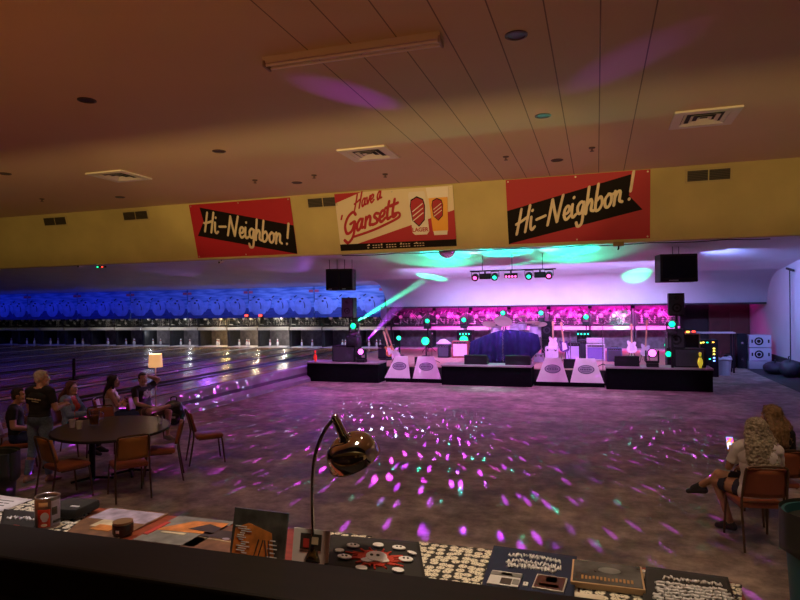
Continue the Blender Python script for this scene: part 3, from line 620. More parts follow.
# ceiling diffusers
M_DIF = mat('diffuser_white', (0.78, 0.72, 0.60), 0.5)
d0 = None
for (x, y, rz, lab) in ((-11.13, 12.2, 0, 'square ceiling air diffuser at left over the lanes'), (-4.62, 12.32, 0, "square ceiling air diffuser in front of the beer banner"), (1.87, 12.05, 0, 'square ceiling air diffuser at right near the last Hi-Neighbor banner')):
    if d0 is None:
        d0 = thing('ceiling_diffuser', lab, 'vent', (x, y, 5.8), 0, 'ceiling diffusers')
        mb = MB(); h = 0.53
        for a in range(4):
            r = Matrix.Rotation(a * PI / 2, 4, 'Z')
            mb.prism([(-h, -h), (h, -h), (h - .16, -h + .16), (-h + .16, -h + .16)], -0.035, r)
        mb.build('frame', M_DIF, d0, smooth=False)
        for k in range(3):
            mb = MB(); R0 = 0.36 - k * 0.12
            for a in range(4):
                r = Matrix.Rotation(a * PI / 2, 4, 'Z')
                c = [Vector((-R0, -R0, -0.03)), Vector((R0, -R0, -0.03)), Vector((R0 - .06, -R0 + .06, -0.003)), Vector((-R0 + .06, -R0 + .06, -0.003))]
                mb.quad(*[r @ q for q in c])
            mb.build('vane', M_DIF, d0, smooth=False)
        MB().box((0, 0, -0.002), (0.74, 0.74, 0.003)).build('throat', M_DARK, d0, smooth=False)
    else: dup(d0, (x, y, 5.8), rz, label=lab)
# recessed downlights
M_CANB = mat('can_black', (0.02, 0.016, 0.014), 0.4); M_RING = mat('ring_bronze', (0.12, 0.08, 0.05), 0.4, metal=0.5)
dl0 = None
DL = [(-0.89, 7.55, 'nearest, right of the fluorescent fixture'), (-7.57, 7.62, 'at upper left'), (-0.85, 10.94, 'second in the row over the right banner'), (-7.49, 11.03, 'between the left and middle diffusers'),
      (-13.44, 11.03, 'at far left'), (-0.82, 14.43, 'close to the right banner'), (-7.49, 14.53, 'just before the beer banner'), (-13.23, 14.51, 'just before the left grilles')]
for x, y, where in DL:
    lab = f'black recessed ceiling downlight, unlit, {where}'
    if dl0 is None:
        dl0 = thing('downlight', lab, 'downlight', (x, y, 5.8), 0, 'recessed downlights')
        MB().lathe([(0.105, -0.001), (0.14, -0.001), (0.14, -0.012), (0.112, -0.018), (0.105, -0.001)], n=28).build('trim_ring', M_RING, dl0)
        MB().lathe([(0.0, -0.0015), (0.108, -0.0015), (0.108, -0.006), (0.0, -0.004)], n=28).build('baffle', M_CANB, dl0)
    else: dup(dl0, (x, y, 5.8), label=lab)
# small sprinkler heads
s0 = None
for x, y, where in ((-0.05, 13.55, 'right, before the last banner'), (-4.98, 14.4, 'above the beer banner'), (-8.34, 13.85, 'above the left banner'), (-1.88, 13.68, 'right of the beer banner'), (-6.67, 13.86, 'left of the beer banner'), (-15.5, 13.9, 'above the left grilles')):
    lab = f'small ceiling sprinkler head, {where}'
    if s0 is None:
        s0 = thing('sprinkler_head', lab, 'sprinkler', (x, y, 5.8), 0, 'sprinkler heads')
        MB().lathe([(0, 0), (0.07, 0), (0.06, -0.02), (0.0, -0.02)], n=16).build('escutcheon', M_RING, s0)
        MB().cone((0, 0, -0.02), (0, 0, -0.075), 0.015, n=8).cone((0, 0, -0.075), (0, 0, -0.082), 0.045, n=12).build('deflector', M_RING, s0)
    else: dup(s0, (x, y, 5.8), label=lab)
# fluorescent strip fixture
a = gz(266, 66, 5.72); b = gz(442, 41, 5.72); c = (a + b) / 2
t = thing('fluorescent_fixture', 'long unlit fluorescent strip light fixed to the ceiling', 'ceiling light', (c.x, c.y, 5.799), math.atan2(b.y - a.y, b.x - a.x))
Lf = (b - a).length
MB().prism([(-.11, 0), (.11, 0), (.07, -.07), (-.07, -.07)], Lf, Matrix(((0, 0, 1, -Lf / 2), (1, 0, 0, 0), (0, 1, 0, 0), (0, 0, 0, 1)))).build('housing', mat('fixture_white', (0.62, 0.52, 0.42), 0.45), t, smooth=False)
for s in (-1, 1): MB().cone((-Lf / 2 + .04, s * .065, -.10), (Lf / 2 - .04, s * .065, -.10), 0.019, n=12).build('tube', mat('tube_glass', (0.85, 0.78, 0.76), 0.2), t)
for s in (-1, 1):
    MB().box((s * (Lf / 2 - .015), 0, -.085), (.03, .2, .085), bev=0.008).build('end_cap', mat('fixture_end', (0.35, 0.25, 0.2), 0.5), t, smooth=False)
# ================================================================ stage platforms, band gear, lights
M_SKIRT = mat('stage_black', (0.004, 0.004, 0.006), 0.95, spec=0.1, noise=0.3, scale=10); M_DECK = mat('platform_top', (0.34, 0.30, 0.32), 0.45, noise=0.15, scale=4)
M_CAB = mat('cabinet_black', (0.009, 0.009, 0.013), 0.6, spec=0.3, noise=0.2, scale=30); M_GRILLE = mat('speaker_grille', (0.035, 0.035, 0.05), 0.6, noise=0.4, scale=90)
M_STEEL = mat('steel', (0.55, 0.55, 0.58), 0.25, metal=0.9); M_BLKM = mat('black_metal', (0.012, 0.012, 0.014), 0.5, spec=0.3); M_PALE = mat('pale_tolex', (0.62, 0.56, 0.58), 0.6, noise=0.1, scale=20)
M_BLUEC = mat('navy_drape', (0.012, 0.012, 0.05), 0.9, spec=0.1, noise=0.2, scale=6); M_CYM = mat('cymbal', (0.75, 0.66, 0.50), 0.28, metal=0.8); M_DRUM = mat('drum_wrap', (0.60, 0.58, 0.66), 0.3)
M_TRAP = mat('trap_white', (0.86, 0.85, 0.86), 0.4, noise=0.05, scale=4); M_EMB = mat('emblem_dark', (0.09, 0.07, 0.16), 0.5)
def glow(n, col, s): return mat(n, (0.02, 0.02, 0.02), 0.3, emit=col, strength=s)
G_GRN = glow('lens_green', (0.0, 1, 0.30), 2.6); G_MAG = glow('lens_magenta', (1, 0.12, 0.85), 3.5); G_CYN = glow('lens_cyan', (0.02, 1, 0.55), 2.4); G_PNK = glow('lens_pink', (1, 0.10, 0.45), 3); G_RED = glow('led_red', (1, 0.05, 0.03), 4); G_ORG = glow('led_orange', (1, 0.4, 0.05), 4); G_YEL = glow('led_yellow', (1, 0.75, 0.1), 4); G_BLU = glow('led_blue', (0.15, 0.3, 1), 5)
def platform(lab, x0, x1, y0, y1, z0, z1, m=None):
    t = thing('stage_platform', lab, 'stage platform', ((x0 + x1) / 2, y0, 0))
    w = x1 - x0; d = y1 - y0
    MB().box((0, d / 2 + .02, (z1 - .05) / 2), (w - .04, d - .04, z1 - .05)).build('skirt', M_SKIRT, t, smooth=False)
    MB().box((0, d / 2, z1 - .025), (w, d, .05), bev=0.008).build('deck', m or M_DECK, t, smooth=False)
    return t
platform('black skirted stage platform at left under the speaker stack', -9.40, -6.80, 18.75, 19.62, 0, .66)
platform('black skirted stage platform in the middle with a green-lit top', -4.72, -1.90, 18.75, 19.62, 0, .64)
platform('black skirted stage platform at right with a yellow pin on it', 0.20, 3.04, 18.75, 19.62, 0, .66)
for i, (x0, x1, w) in enumerate(((-6.70, -4.74, 'left'), (-1.88, 0.18, 'right'))):
    MB().box(((x0 + x1) / 2, 19.42, 0.06), (x1 - x0, 0.5, 0.12)).build('plinth', M_SKIRT, label=f'low black plinth under the two {w} white panels', cat='plinth', smooth=False)
# white trapezoid panels with oval emblem
def trap_panel(lab, x0, x1, tx0, tx1):
    xc = (x0 + x1) / 2; t = thing('trapezoid_panel', lab, 'panel', (xc, 19.25, 0.121), 0, 'white trapezoid panels')
    lean = math.radians(-14); L = 0.74
    mtx = Matrix.Rotation(lean, 4, 'X') @ XZ
    MB().prism([(x0 - xc, 0), (x1 - xc, 0), (tx1 - xc, L), (tx0 - xc, L)], 0.05, mtx).build('board', M_TRAP, t, smooth=False)
    cx = (x0 + x1 + tx0 + tx1) / 4 - xc
    e = MB().prism([(cx + x, .40 + y) for x, y in ell(.24, .135, 32)], -0.008, mtx).build('emblem', M_EMB, t, smooth=False)
    MB().prism([(cx + x, .40 + y) for x, y in ell(.215, .112, 32)], -0.012, mtx).build('emblem_field', mat('emblem_field', (0.42, 0.38, 0.50), 0.5), e, smooth=False)
    mb = MB()
    for q, (ww, yy, hh) in enumerate(((.26, .455, .035), (.34, .395, .05), (.26, .335, .02))):
        n = 7
        for k in range(n):
            u0 = cx - ww / 2 + ww * k / n
            mb.prism([(u0, yy - hh / 2), (u0 + ww / n * .7, yy - hh / 2), (u0 + ww / n * .7, yy + hh / 2), (u0, yy + hh / 2)], -0.016, mtx)
    mb.build('emblem_lettering', M_EMB, e, smooth=False)
    return t
for lab, b0, b1, t0, t1 in (('white trapezoid panel with oval emblem, leftmost of the four along the stage', 384.5, 410, 396, 407.5), ('white trapezoid panel with oval emblem, right one of the pair left of centre', 412.5, 441, 418, 434),
                            ('white trapezoid panel with oval emblem, left one of the pair right of centre', 536, 568.5, 545, 561), ('white trapezoid panel with oval emblem, rightmost of the four along the stage', 570, 604, 576, 595)):
    trap_panel(lab, gy(b0, 380, 19.25).x, gy(b1, 380, 19.25).x, gy(t0, 360, 19.45).x, gy(t1, 360, 19.45).x)
# ---- speakers
def cabinet(name, lab, cat, x, y, z, w, h, d, rz=0.0, drivers=(), group=None, body=None, grille=True):
    t = thing(name, lab, cat, (x, y, z), rz, group)
    MB().box((0, d / 2, h / 2), (w, d, h), bev=min(w, h) * .04).build('cabinet', body or M_CAB, t, smooth=False)
    g = None
    if grille: g = MB().box((0, -0.008, h / 2), (w * .88, .016, h * .88), bev=.006).build('grille', M_GRILLE, t, smooth=False)
    for (dx, dz, r) in drivers:
        MB().lathe([(r, 0), (r * .92, .012), (r * .4, -.02), (r * .25, .0), (0, .012)], (0, 0, 0), n=24, mtx=Matrix.Translation((dx * w, -0.022, dz * h)) @ Matrix.Rotation(PI / 2, 4, 'X')).build('cone', M_CAB, t)
    return t
def rect(px0, py0, px1, py1, y):
    a = gy(px0, py1, y); b = gy(px1, py0, y); return a.x, b.x, a.z, b.z
ZD = 0.471                     # the wooden stage floor
ZP = 0.661
def pcab(name, lab, px0, py0, px1, py1, y, zb, d=.5, drivers=(), zt=None):
    x0, x1, z0, z1 = rect(px0, py0, px1, py1, y); zb = z0 if zb is None else zb
    return cabinet(name, lab, 'speaker', (x0 + x1) / 2, y, zb, x1 - x0, (zt or z1) - zb, d, drivers=drivers), (x0 + x1) / 2, zb, z1
_, sx, _, sz = pcab('subwoofer', 'black bass cabinet at the left end of the stage under the tall speaker', 332, 346, 355, 361, 18.95, ZP, .6)
SUBL = sz + .003
_, tx_, tz_, _ = pcab('speaker', 'tall black loudspeaker on a pole above the left bass cabinet, against the mural', 341.5, 297.5, 353, 318, 19.1, None, .34, ((0, .35, .11), (0, .78, .05)))
tagset(MB().cone((tx_, 19.27, sz), (tx_, 19.27, tz_), .03, n=10).build('speaker_pole', M_BLKM), 'black pole between the left bass cabinet and the tall speaker', 'stand')
_, sx, _, sz = pcab('subwoofer', 'large black bass cabinet at the right end of the stage behind the yellow pin', 674, 349, 706, 368, 18.95, ZP, .6)
_, mx_, mz_, mz1 = pcab('speaker', 'black speaker standing on the right bass cabinet below the green light', 668, 329, 685, 349, 19.0, sz + .003, .4, ((0, .45, .14),))
_, tx_, tz_, _ = pcab('speaker', 'tall black loudspeaker at the top of the right speaker stack', 669, 293, 684.5, 316, 19.05, None, .36, ((0, .35, .13), (0, .8, .06)))
tagset(MB().cone((tx_, 19.22, mz1), (tx_, 19.22, tz_), .04, n=10).build('speaker_pole', M_BLKM), 'short pole between the two speakers of the right stack', 'stand')
sp = gy(384, 320, 21.9)
cabinet('speaker', 'small black speaker on a pole at the right end of the blue murals', 'speaker', sp.x, 21.9, sp.z, .28, .50, .26)
tagset(MB().cone((sp.x, 22.03, ZD), (sp.x, 22.03, sp.z), .03, n=10).cone((sp.x, 22.03, ZD), (sp.x, 22.03, ZD + .03), .25, n=16).build('speaker_pole', M_BLKM), 'thin black pole carrying the small speaker at stage left', 'stand')
# ---- hanging monitors
def hang(lab, x, y, z, w, h, pair):
    t = thing('hanging_monitor', lab, 'monitor', (x, y, z), 0.18)
    bw = w / pair
    for k in range(pair):
        xx = (k - (pair - 1) / 2) * bw
        MB().box((xx, .3, h / 2), (bw - .015, .6, h), bev=.02).build('case', M_CAB, t, smooth=False)
        MB().box((xx, -.004, h * .53), (bw * .86, .01, h * .78), bev=.004).build('screen', mat('screen_off', (0.008, 0.009, 0.02), 0.6, spec=0.08), t, smooth=False)
        MB().box((xx - bw * .15, -.006, h * .06), (bw * .25, .01, .022)).build('badge', mat('badge_pale', (0.6, 0.6, 0.65), 0.4), t, smooth=False)
    for s in ((-1, -.33, .33, 1) if pair == 2 else (-.2, .2)):
        MB().cone((s * w * .42, .3, h), (s * w * .42, .3, zlow(y + .3) - z - .01), .010, n=6).build('hanger', M_BLKM, t)
hang('black pair of score monitors hung from the low ceiling at left', -8.48, 19.5, 3.08, .96, .74, 2)
hang('black score monitor hung from the low ceiling at right', 2.30, 19.5, 3.10, 1.06, .82, 1)
# ---- wedge monitors
def wedge(lab, x, y, z, w, rz=0):
    t = thing('stage_monitor', lab, 'stage monitor', (x, y, z), rz, 'wedge monitors')
    yz = Matrix(((0, 0, 1, -w / 2), (1, 0, 0, 0), (0, 1, 0, 0), (0, 0, 0, 1)))
    MB().prism([(0, 0), (.42, 0), (.42, .13), (.36, .16), (0.02, .295), (0, .28)][::-1], w, yz).build('cabinet', M_CAB, t, smooth=False)
    MB().box((0, .195, .232), (w * .86, .34, .012), rot=(-0.378, 0, 0)).build('grille', M_GRILLE, t, smooth=False)
    for s in (-1, 1): MB().tube([(s * (w / 2 + .004), .12, .12), (s * (w / 2 + .02), .14, .12), (s * (w / 2 + .02), .24, .12), (s * (w / 2 + .004), .26, .12)], .008, n=6).build('handle', M_BLKM, t)
wedge('black wedge monitor at the left end of the middle platform', gy(475.5, 360, 19.0).x, 19.0, .641, .72)
wedge('black wedge monitor in front of the blue draped drum riser', gy(517.5, 360, 19.0).x, 19.0, .641, .76)
wedge('black wedge monitor behind the left pair of white panels', gy(423, 360, 19.95).x, 19.95, ZD, .60)
wedge('black wedge monitor behind the right pair of white panels', gy(572, 360, 19.95).x, 19.95, ZD, .52)
wedge('black wedge monitor on the right platform before the guitars', gy(627, 360, 19.0).x, 19.0, ZP, .68)
# ---- draped drum riser shape with cloth folds
x0, x1, z0, z1 = rect(469, 329.5, 540, 362, 21.2)
t = thing('draped_drum_kit', 'first drum kit hidden under a dark blue cloth at centre stage', 'drum kit', ((x0 + x1) / 2, 21.2, ZD))
Wd = x1 - x0; Hd = z1 - ZD
def drape(u, v):
    a = (u - .5) * 2; top = Hd * float(np.interp(u, (0, .12, .28, .42, .55, .70, .84, .93, 1), (.66, .74, .88, .96, 1.0, .97, .92, .88, .80)))
    fold = (.06 * math.sin(u * 34 + 1.5 * math.sin(v * 3)) + .03 * math.sin(u * 71)) * (1 - v * .7)
    lift = Hd * .42 * max(0, (u - .80) / .2)
    if v < .62:
        k = v / .62; return (a * Wd / 2 * (1.02 - .1 * k) + .02 * math.sin(u * 25), -.12 + .25 * k * k + fold, .01 + lift * (1 - k) + (top - .01) * math.sin(k * PI / 2) ** .9)
    k = (v - .62) / .38; return (a * Wd / 2 * (.92), .13 + .95 * k, top * (1 - .08 * k) - (.25 * k * k))
MB().grid(drape, 90, 24, 0.01).build('cloth', M_BLUEC, t)
for a in (-.55, 0, .55): MB().lathe([(.0, .0), (.24, 0), (.24, Hd * .55), (0, Hd * .55)], (a * Wd / 2, .62, 0.0), n=18).build('drum_shell', M_DRUM, t)
# ---- second drum kit behind, cymbals and toms showing above the cloth
yk = 22.9
kx = gy(512, 330, yk).x
t = thing('drum_kit', 'silver drum kit with cymbals behind the blue cloth', 'drum kit', (kx, yk, ZD))
def K(px, py): p = gy(px, py, yk); return Vector((p.x - kx, 0, p.z - ZD))
for px, py, r, h in ((514, 328, .18, .22), (522, 326, .17, .2), (535, 331, .22, .4), (496, 331, .20, .30)):
    p = K(px, py); d = MB().cone((p.x, .1, p.z - h / 2), (p.x, .04, p.z + h / 2), r, n=24).build('tom', M_DRUM, t)
    MB().tube([(p.x + r * 1.03 * math.cos(k * PI / 12), .04 + r * 1.03 * math.sin(k * PI / 12), p.z + h / 2) for k in range(24)], .014, n=6, closed=True).build('hoop', M_STEEL, d)
p = K(514, 350); MB().cone((p.x, -.1, .30), (p.x, .35, .30), .29, n=30).build('bass_drum', M_DRUM, t)
for px, py, r, tx, ty in ((503, 321, .34, .25, .30), (524, 316, .30, -.1, -.18), (532, 322, .25, 0, -.1), (489, 324, .25, .2, .2), (541, 324, .22, 0, 0.1)):
    p = K(px, py)
    c = MB().lathe([(.0, .035), (.05, .03), (.07, .012), (r, -.01), (r, -.014), (.05, .02), (0, .025)], n=30, mtx=Matrix.Translation(p) @ Matrix.Rotation(tx, 4, 'Y') @ Matrix.Rotation(ty + .25, 4, 'X')).build('cymbal', M_CYM, t)
    MB().cone((p.x, .02, .02), (p.x, .02, p.z), .014, n=8).tube([(p.x - .3, 0, 0.0), (p.x, .02, .45), (p.x + .3, 0, 0.0)], .010, n=6).build('cymbal_stand', M_STEEL, t)
MB().lathe([(0, .48), (.16, .48), (.17, .55), (.1, .57), (0, .57)], (.1, .75, 0), n=18).cone((.1, .75, 0), (.1, .75, .5), .03, n=8).build('throne', M_CAB, t)
# ---- amplifiers
def amp(lab, px0, py0, px1, py1, y, body, cloth, head=False, kind='amplifier', d=.35, zb=ZD, group='guitar amplifiers'):
    x0, x1, z0, z1 = rect(px0, py0, px1, py1, y); h = max(.3, z1 - zb); w = x1 - x0
    t = thing(kind, lab, 'amplifier', ((x0 + x1) / 2, y, zb), 0, group); hc = h * (.72 if head else 1)
    MB().box((0, d / 2, hc / 2), (w, d, hc), bev=.02).build('case', body, t, smooth=False)
    MB().box((0, -.006, hc * .46), (w * .84, .012, hc * .72), bev=.004).build('speaker_cloth', cloth, t, smooth=False)
    pn = MB().box((0, -.006, hc * .90), (w * .84, .012, hc * .09)).build('control_panel', M_BLKM, t, smooth=False)
    for k in range(6): MB().cone((-w * .35 + k * w * .14, -.035, hc * .90), (-w * .35 + k * w * .14, -.01, hc * .90), .013, n=8).build('knob', M_STEEL, pn)
    MB().tube([(-.12, d / 2, hc), (-.10, d / 2, hc + .03), (.10, d / 2, hc + .03), (.12, d / 2, hc)], .010, n=6).build('handle', M_BLKM, t)
    if head:
        hd = MB().box((0, d * .42, hc + .035 + h * .115), (w * .92, d * .7, h * .23), bev=.015).build('amp_head', body, t, smooth=False)
        MB().box((0, d * .07 - .008, hc + .035 + h * .115), (w * .8, .012, h * .13)).build('head_panel', M_PALE, hd, smooth=False)
    return t
amp('dark square amplifier at stage left with a white cloth heaped on it', 437.5, 345, 449, 357, 23.2, M_CAB, M_GRILLE)
amp('pale combo amplifier with dark red sides left of the blue drape', 452, 341, 468, 355.5, 23.2, mat('oxblood', (0.28, 0.05, 0.04), 0.5), M_PALE)
amp('pale lavender combo amplifier with a diagonal stripe right of centre', 565, 343, 580, 357, 22.6, M_CAB, mat('lavender_cloth', (0.45, 0.40, 0.62), 0.6))
amp('dark amplifier close behind the lavender combo', 578, 340, 586, 357, 23.2, M_CAB, M_GRILLE)
amp('silver-edged amplifier with separate head right of the lavender combo', 586, 338, 605, 358, 22.8, M_PALE, mat('violet_cloth', (0.16, 0.12, 0.34), 0.7), head=True)
amp('low dark blue amplifier left of the white guitars', 607, 348, 622, 359, 22.6, mat('navy_tolex', (0.06, 0.06, 0.16), 0.6), M_GRILLE)
x0, x1, z0, z1 = rect(437, 340, 449, 346, 23.3)
def heap(u, v):
    a = u * 2 * PI; r = v; return (.30 * (1 - r) * math.cos(a) * (1 + .15 * math.sin(3 * a)), .17 + .14 * (1 - r) * math.sin(a), .012 + .17 * math.sin(r * PI / 2) + .025 * math.sin(5 * a + r * 9) * (1 - r) * r * 4 * .5)
MB().grid(heap, 30, 8).build('white_cloth', mat('towel_white', (0.75, 0.72, 0.75), 0.8), loc=((x0 + x1) / 2, 23.2, ZD + max(.3, gy(443, 345, 23.2).z - ZD) + .035), label='crumpled white cloth heaped on the dark amplifier at stage left', cat='cloth')
# ---- tall dark bass stack beside drums and dark rack column left of centre
def stack(lab, px0, py0, px1, py1, y, n, zb=ZD):
    x0, x1, z0, z1 = rect(px0, py0, px1, py1, y); w = x1 - x0; h = z1 - zb
    t = thing('speaker_stack', lab, 'speaker', ((x0 + x1) / 2, y, zb), 0)
    for k in range(n):
        c = MB().box((0, .25, h * (k + .5) / n), (w, .5, h / n - .015), bev=.02).build('cabinet', M_CAB, t, smooth=False)
        MB().lathe([(w * .3, 0), (w * .27, .012), (w * .1, -.02), (0, .006)], n=20, mtx=Matrix.Translation((0, -.012, h * (k + .5) / n)) @ Matrix.Rotation(PI / 2, 4, 'X')).build('speaker_cone', M_GRILLE, c)
    return t
stack('tall dark bass speaker stack right of the drums', 541, 321, 553, 350, 24.0, 2)
stack('tall dark speaker stack behind the pale combo amplifier', 457, 330, 472, 352, 24.6, 2)
stack('tall dark speaker stack behind the lavender combo amplifier', 577, 330, 591, 352, 24.6, 2)
# ---- stage keyboards / small things behind
def crate(lab, px0, py0, px1, py1, y, m, zb=ZD):
    x0, x1, z0, z1 = rect(px0, py0, px1, py1, y); t = thing('equipment_case', lab, 'case', ((x0 + x1) / 2, y, zb), 0, 'equipment cases'); w = x1 - x0; h = max(.12, z1 - zb)
    MB().box((0, .25, h * .38), (w, .5, h * .76), bev=.015).build('body', m, t, smooth=False)
    MB().box((0, .25, h * .89), (w, .5, h * .2), bev=.015).build('lid', m, t, smooth=False)
    for s in (-1, 1): MB().box((s * w * .3, -.008, h * .78), (.06, .016, .07), bev=.004).build('latch', M_STEEL, t, smooth=False)
crate('black equipment case beside the leaning guitars at stage left', 378, 345, 392, 361, 22.4, M_CAB)
crate('pale low case under the reclining guitar right of the drums', 545, 347, 558, 353, 22.3, M_PALE)
crate('flat silver case on the floor at the right foot of the blue drape', 534, 354, 543, 360, 21.9, mat('case_silver', (0.4, 0.4, 0.45), 0.4))
# ---- mic stands
def mic(lab, px, py0, py1, y, zb=ZD, boom=0.0):
    x = gy(px, py1, y).x; h = gy(px, py0, y).z - zb
    t = thing('microphone_stand', lab, 'microphone stand', (x, y, zb), 0, 'microphone stands')
    MB().cone((0, 0, .03), (0, 0, h), .012, n=8).build('pole', M_STEEL, t)
    for k in range(3):
        a = k * 2 * PI / 3 + .5; MB().tube([(0, 0, .16), (.28 * math.cos(a), .28 * math.sin(a), .012)], .011, n=6).build('leg', M_BLKM, t)
    MB().cone((0, 0, h), (boom or .06, -.10, h + .05), .010, n=6).build('clip', M_BLKM, t)
    m = MB().cone((boom or .06, -.10, h + .05), ((boom or .06) * 1.1 + .02, -.26, h + .09), .012, .018, n=10).build('microphone', M_BLKM, t)
    MB().ball(((boom or .06) * 1.1 + .02, -.28, h + .095), .032, n=12).build('mic_grille', M_STEEL, m)
mic('silver microphone stand in front of the blue draped drum kit', 503, 333, 362, 19.95, ZD)
mic('microphone stand on the right in front of the amplifier with separate head', 603, 322, 367, 19.95, ZD)
mic('microphone stand behind the left pair of white panels', 432, 336, 359, 20.95, ZD)
mic('microphone stand behind the right pair of white panels', 570.5, 333, 357, 21.1, ZD, -.2)
# ---- guitars on stands
def guitar(lab, px, py0, py1, y, body, rz=0.0, tilt=0.0, lean=0.13, zb=ZD):
    b = gy(px, py1, y); z1 = gy(px, py0, y).z; b.z = max(b.z, zb + .06); L = min(1.25, max(.95, z1 - b.z))
    t = thing('guitar', lab, 'guitar', (b.x, y, b.z), rot=(-lean, tilt, rz), group='guitars on the stage')
    pts = [(-.02, 0), (.10, .015), (.16, .09), (.15, .19), (.115, .25), (.13, .31), (.135, .35), (.10, .375), (.05, .36), (.03, .355), (-.03, .365), (-.06, .375), (-.11, .415), (-.145, .39), (-.135, .31), (-.115, .25), (-.15, .18), (-.165, .09), (-.10, .015)]
    pts = [(p.x, p.y) for p in smooth_path(pts + [pts[0]], 4)][:-1]
    MB().prism(pts, .045, XZ).build('body', body, t)
    MB().prism([(-.07, .05), (.09, .10), (.07, .30), (-.06, .34)], .008, xz(0, 0, -.008)).build('pickguard', M_PALE, t, smooth=False)
    MB().box((0, .01, (L + .28) / 2), (.05, .03, L - .42 + .18)).build('neck', mat('maple', (0.52, 0.32, 0.16), 0.4), t, smooth=False)
    hs = MB().prism([(-.03, L - .17), (.03, L - .17), (.045, L - .03), (.02, L), (-.04, L - .02)], .022, XZ).build('headstock', mat('maple', (0.52, 0.32, 0.16), 0.4), t, smooth=False)
    for k in range(3): MB().cone((.045, .01, L - .14 + k * .045), (.075, .01, L - .14 + k * .045), .008, n=6).build('tuner', M_STEEL, hs)
    if zb > ZD + .01: return t
    s = thing('guitar_stand', 'black stand under the ' + ' '.join(lab.split()[:12]), 'guitar stand', (b.x, y, zb), 0, 'guitar stands')
    for k in (-1, 1): MB().tube([(k * .17, -.10, 0.006), (k * .06, .20, .40), (0, .22, .5)], .010, n=6).tube([(k * .06, .20, .09), (k * .10, -.05, .085)], .010, n=6).build('leg', M_BLKM, s)
    MB().tube([(0, .35, .006), (0, .22, .5)], .010, n=6).build('rear_leg', M_BLKM, s)
guitar('white electric guitar standing left of the purple spotlight', 632, 328, 353, 21.6, mat('guitar_white', (0.8, 0.77, 0.74), 0.25))
guitar('pale electric guitar with dark neck nearest the purple spotlight', 645, 320, 356, 22.4, mat('guitar_pale', (0.66, 0.62, 0.7), 0.25), tilt=0.08)
guitar('dark electric guitar standing left of the lavender amplifier', 565, 322, 352, 21.8, mat('guitar_dark', (0.10, 0.05, 0.16), 0.25), tilt=-0.12)
guitar('white guitar propped on the pale case right of the drums', 553, 333, 348, 22.45, mat('guitar_cream', (0.78, 0.62, 0.58), 0.3), zb=ZD + .25)
guitar('white electric guitar leaning at stage left beside the black case', 397, 326, 359, 20.9, mat('guitar_white', (0.8, 0.77, 0.74), 0.25), tilt=-0.42)
guitar('second guitar leaning at stage left behind the white one', 391, 330, 356, 21.5, mat('guitar_sun', (0.55, 0.22, 0.08), 0.25), tilt=-0.35)
# ---- moving heads
def moving_head(lab, loc, tgt, lens, s=1.0, group='moving head lights'):
    t = thing('moving_head_light', lab, 'stage light', loc, 0, group)
    MB().box((0, 0, .05 * s), (.28 * s, .28 * s, .10 * s), bev=.012).build('base', M_BLKM, t, smooth=False)
    mb = MB().box((0, 0, .125 * s), (.30 * s, .12 * s, .05 * s))
    for k in (-1, 1): mb.box((k * .145 * s, 0, .26 * s), (.035 * s, .11 * s, .30 * s), bev=.01)
    mb.build('yoke', M_BLKM, t, smooth=False)
    c = Vector((0, 0, .34 * s)); d = (Vector(tgt) - (Vector(loc) + c)).normalized()
    q = Vector((0, 0, 1)).rotation_difference(d).to_matrix().to_4x4()
    h = MB().lathe([(0, -.15 * s), (.08 * s, -.14 * s), (.115 * s, -.06 * s), (.12 * s, .10 * s), (.10 * s, .13 * s), (.096 * s, .11 * s), (0, .105 * s)], n=22, mtx=Matrix.Translation(c) @ q).build('head', M_BLKM, t)
    MB().lathe([(0, .128 * s), (.06 * s, .124 * s), (.092 * s, .112 * s), (0, .11 * s)], n=22, mtx=Matrix.Translation(c) @ q).build('lens', lens, h)
    return Vector(loc) + c + d * .16 * s
CAMP = (0, 0, 2.5)
# the four bright fixtures facing the hall
p = gy(354, 326, 18.98)
L_A = moving_head('green moving head light at the left end of the stage', (p.x, 19.0, p.z - .34), (p.x + .5, 8, 2.3), G_GRN, 1.0)
x0, x1, z0, z1 = rect(347, 333, 358.5, 346, 18.98)
tagset(MB().box(((x0 + x1) / 2, 19.05, (SUBL + p.z - .345) / 2), (x1 - x0, .34, p.z - .345 - SUBL), bev=.01).build('light_riser', M_CAB), 'black column under the left green moving head light', 'riser')
L_B = moving_head('magenta moving head light on the left platform', (gy(362, 352, 18.95).x, 18.92, ZP), (gy(362, 352, 18.95).x + .8, 9, 2.2), G_MAG, 1.0)
L_C = moving_head('magenta moving head light at the left end of the right platform beside the guitars', (gy(652, 352, 18.95).x, 18.95, ZP), (gy(652, 352, 18.95).x - .2, 9, 2.2), G_MAG, 1.15)
p = gy(672, 324, 18.72)
L_D = moving_head('green moving head light in front of the right speaker stack', (p.x, 18.80, p.z - .31), (p.x - .4, 8, 2.2), G_GRN, .9)
tagset(MB().box((p.x, 18.80, (ZP + p.z - .315) / 2), (.07, .07, p.z - .315 - ZP), bev=.01).build('light_riser', M_CAB), 'black post under the right green moving head light', 'riser')
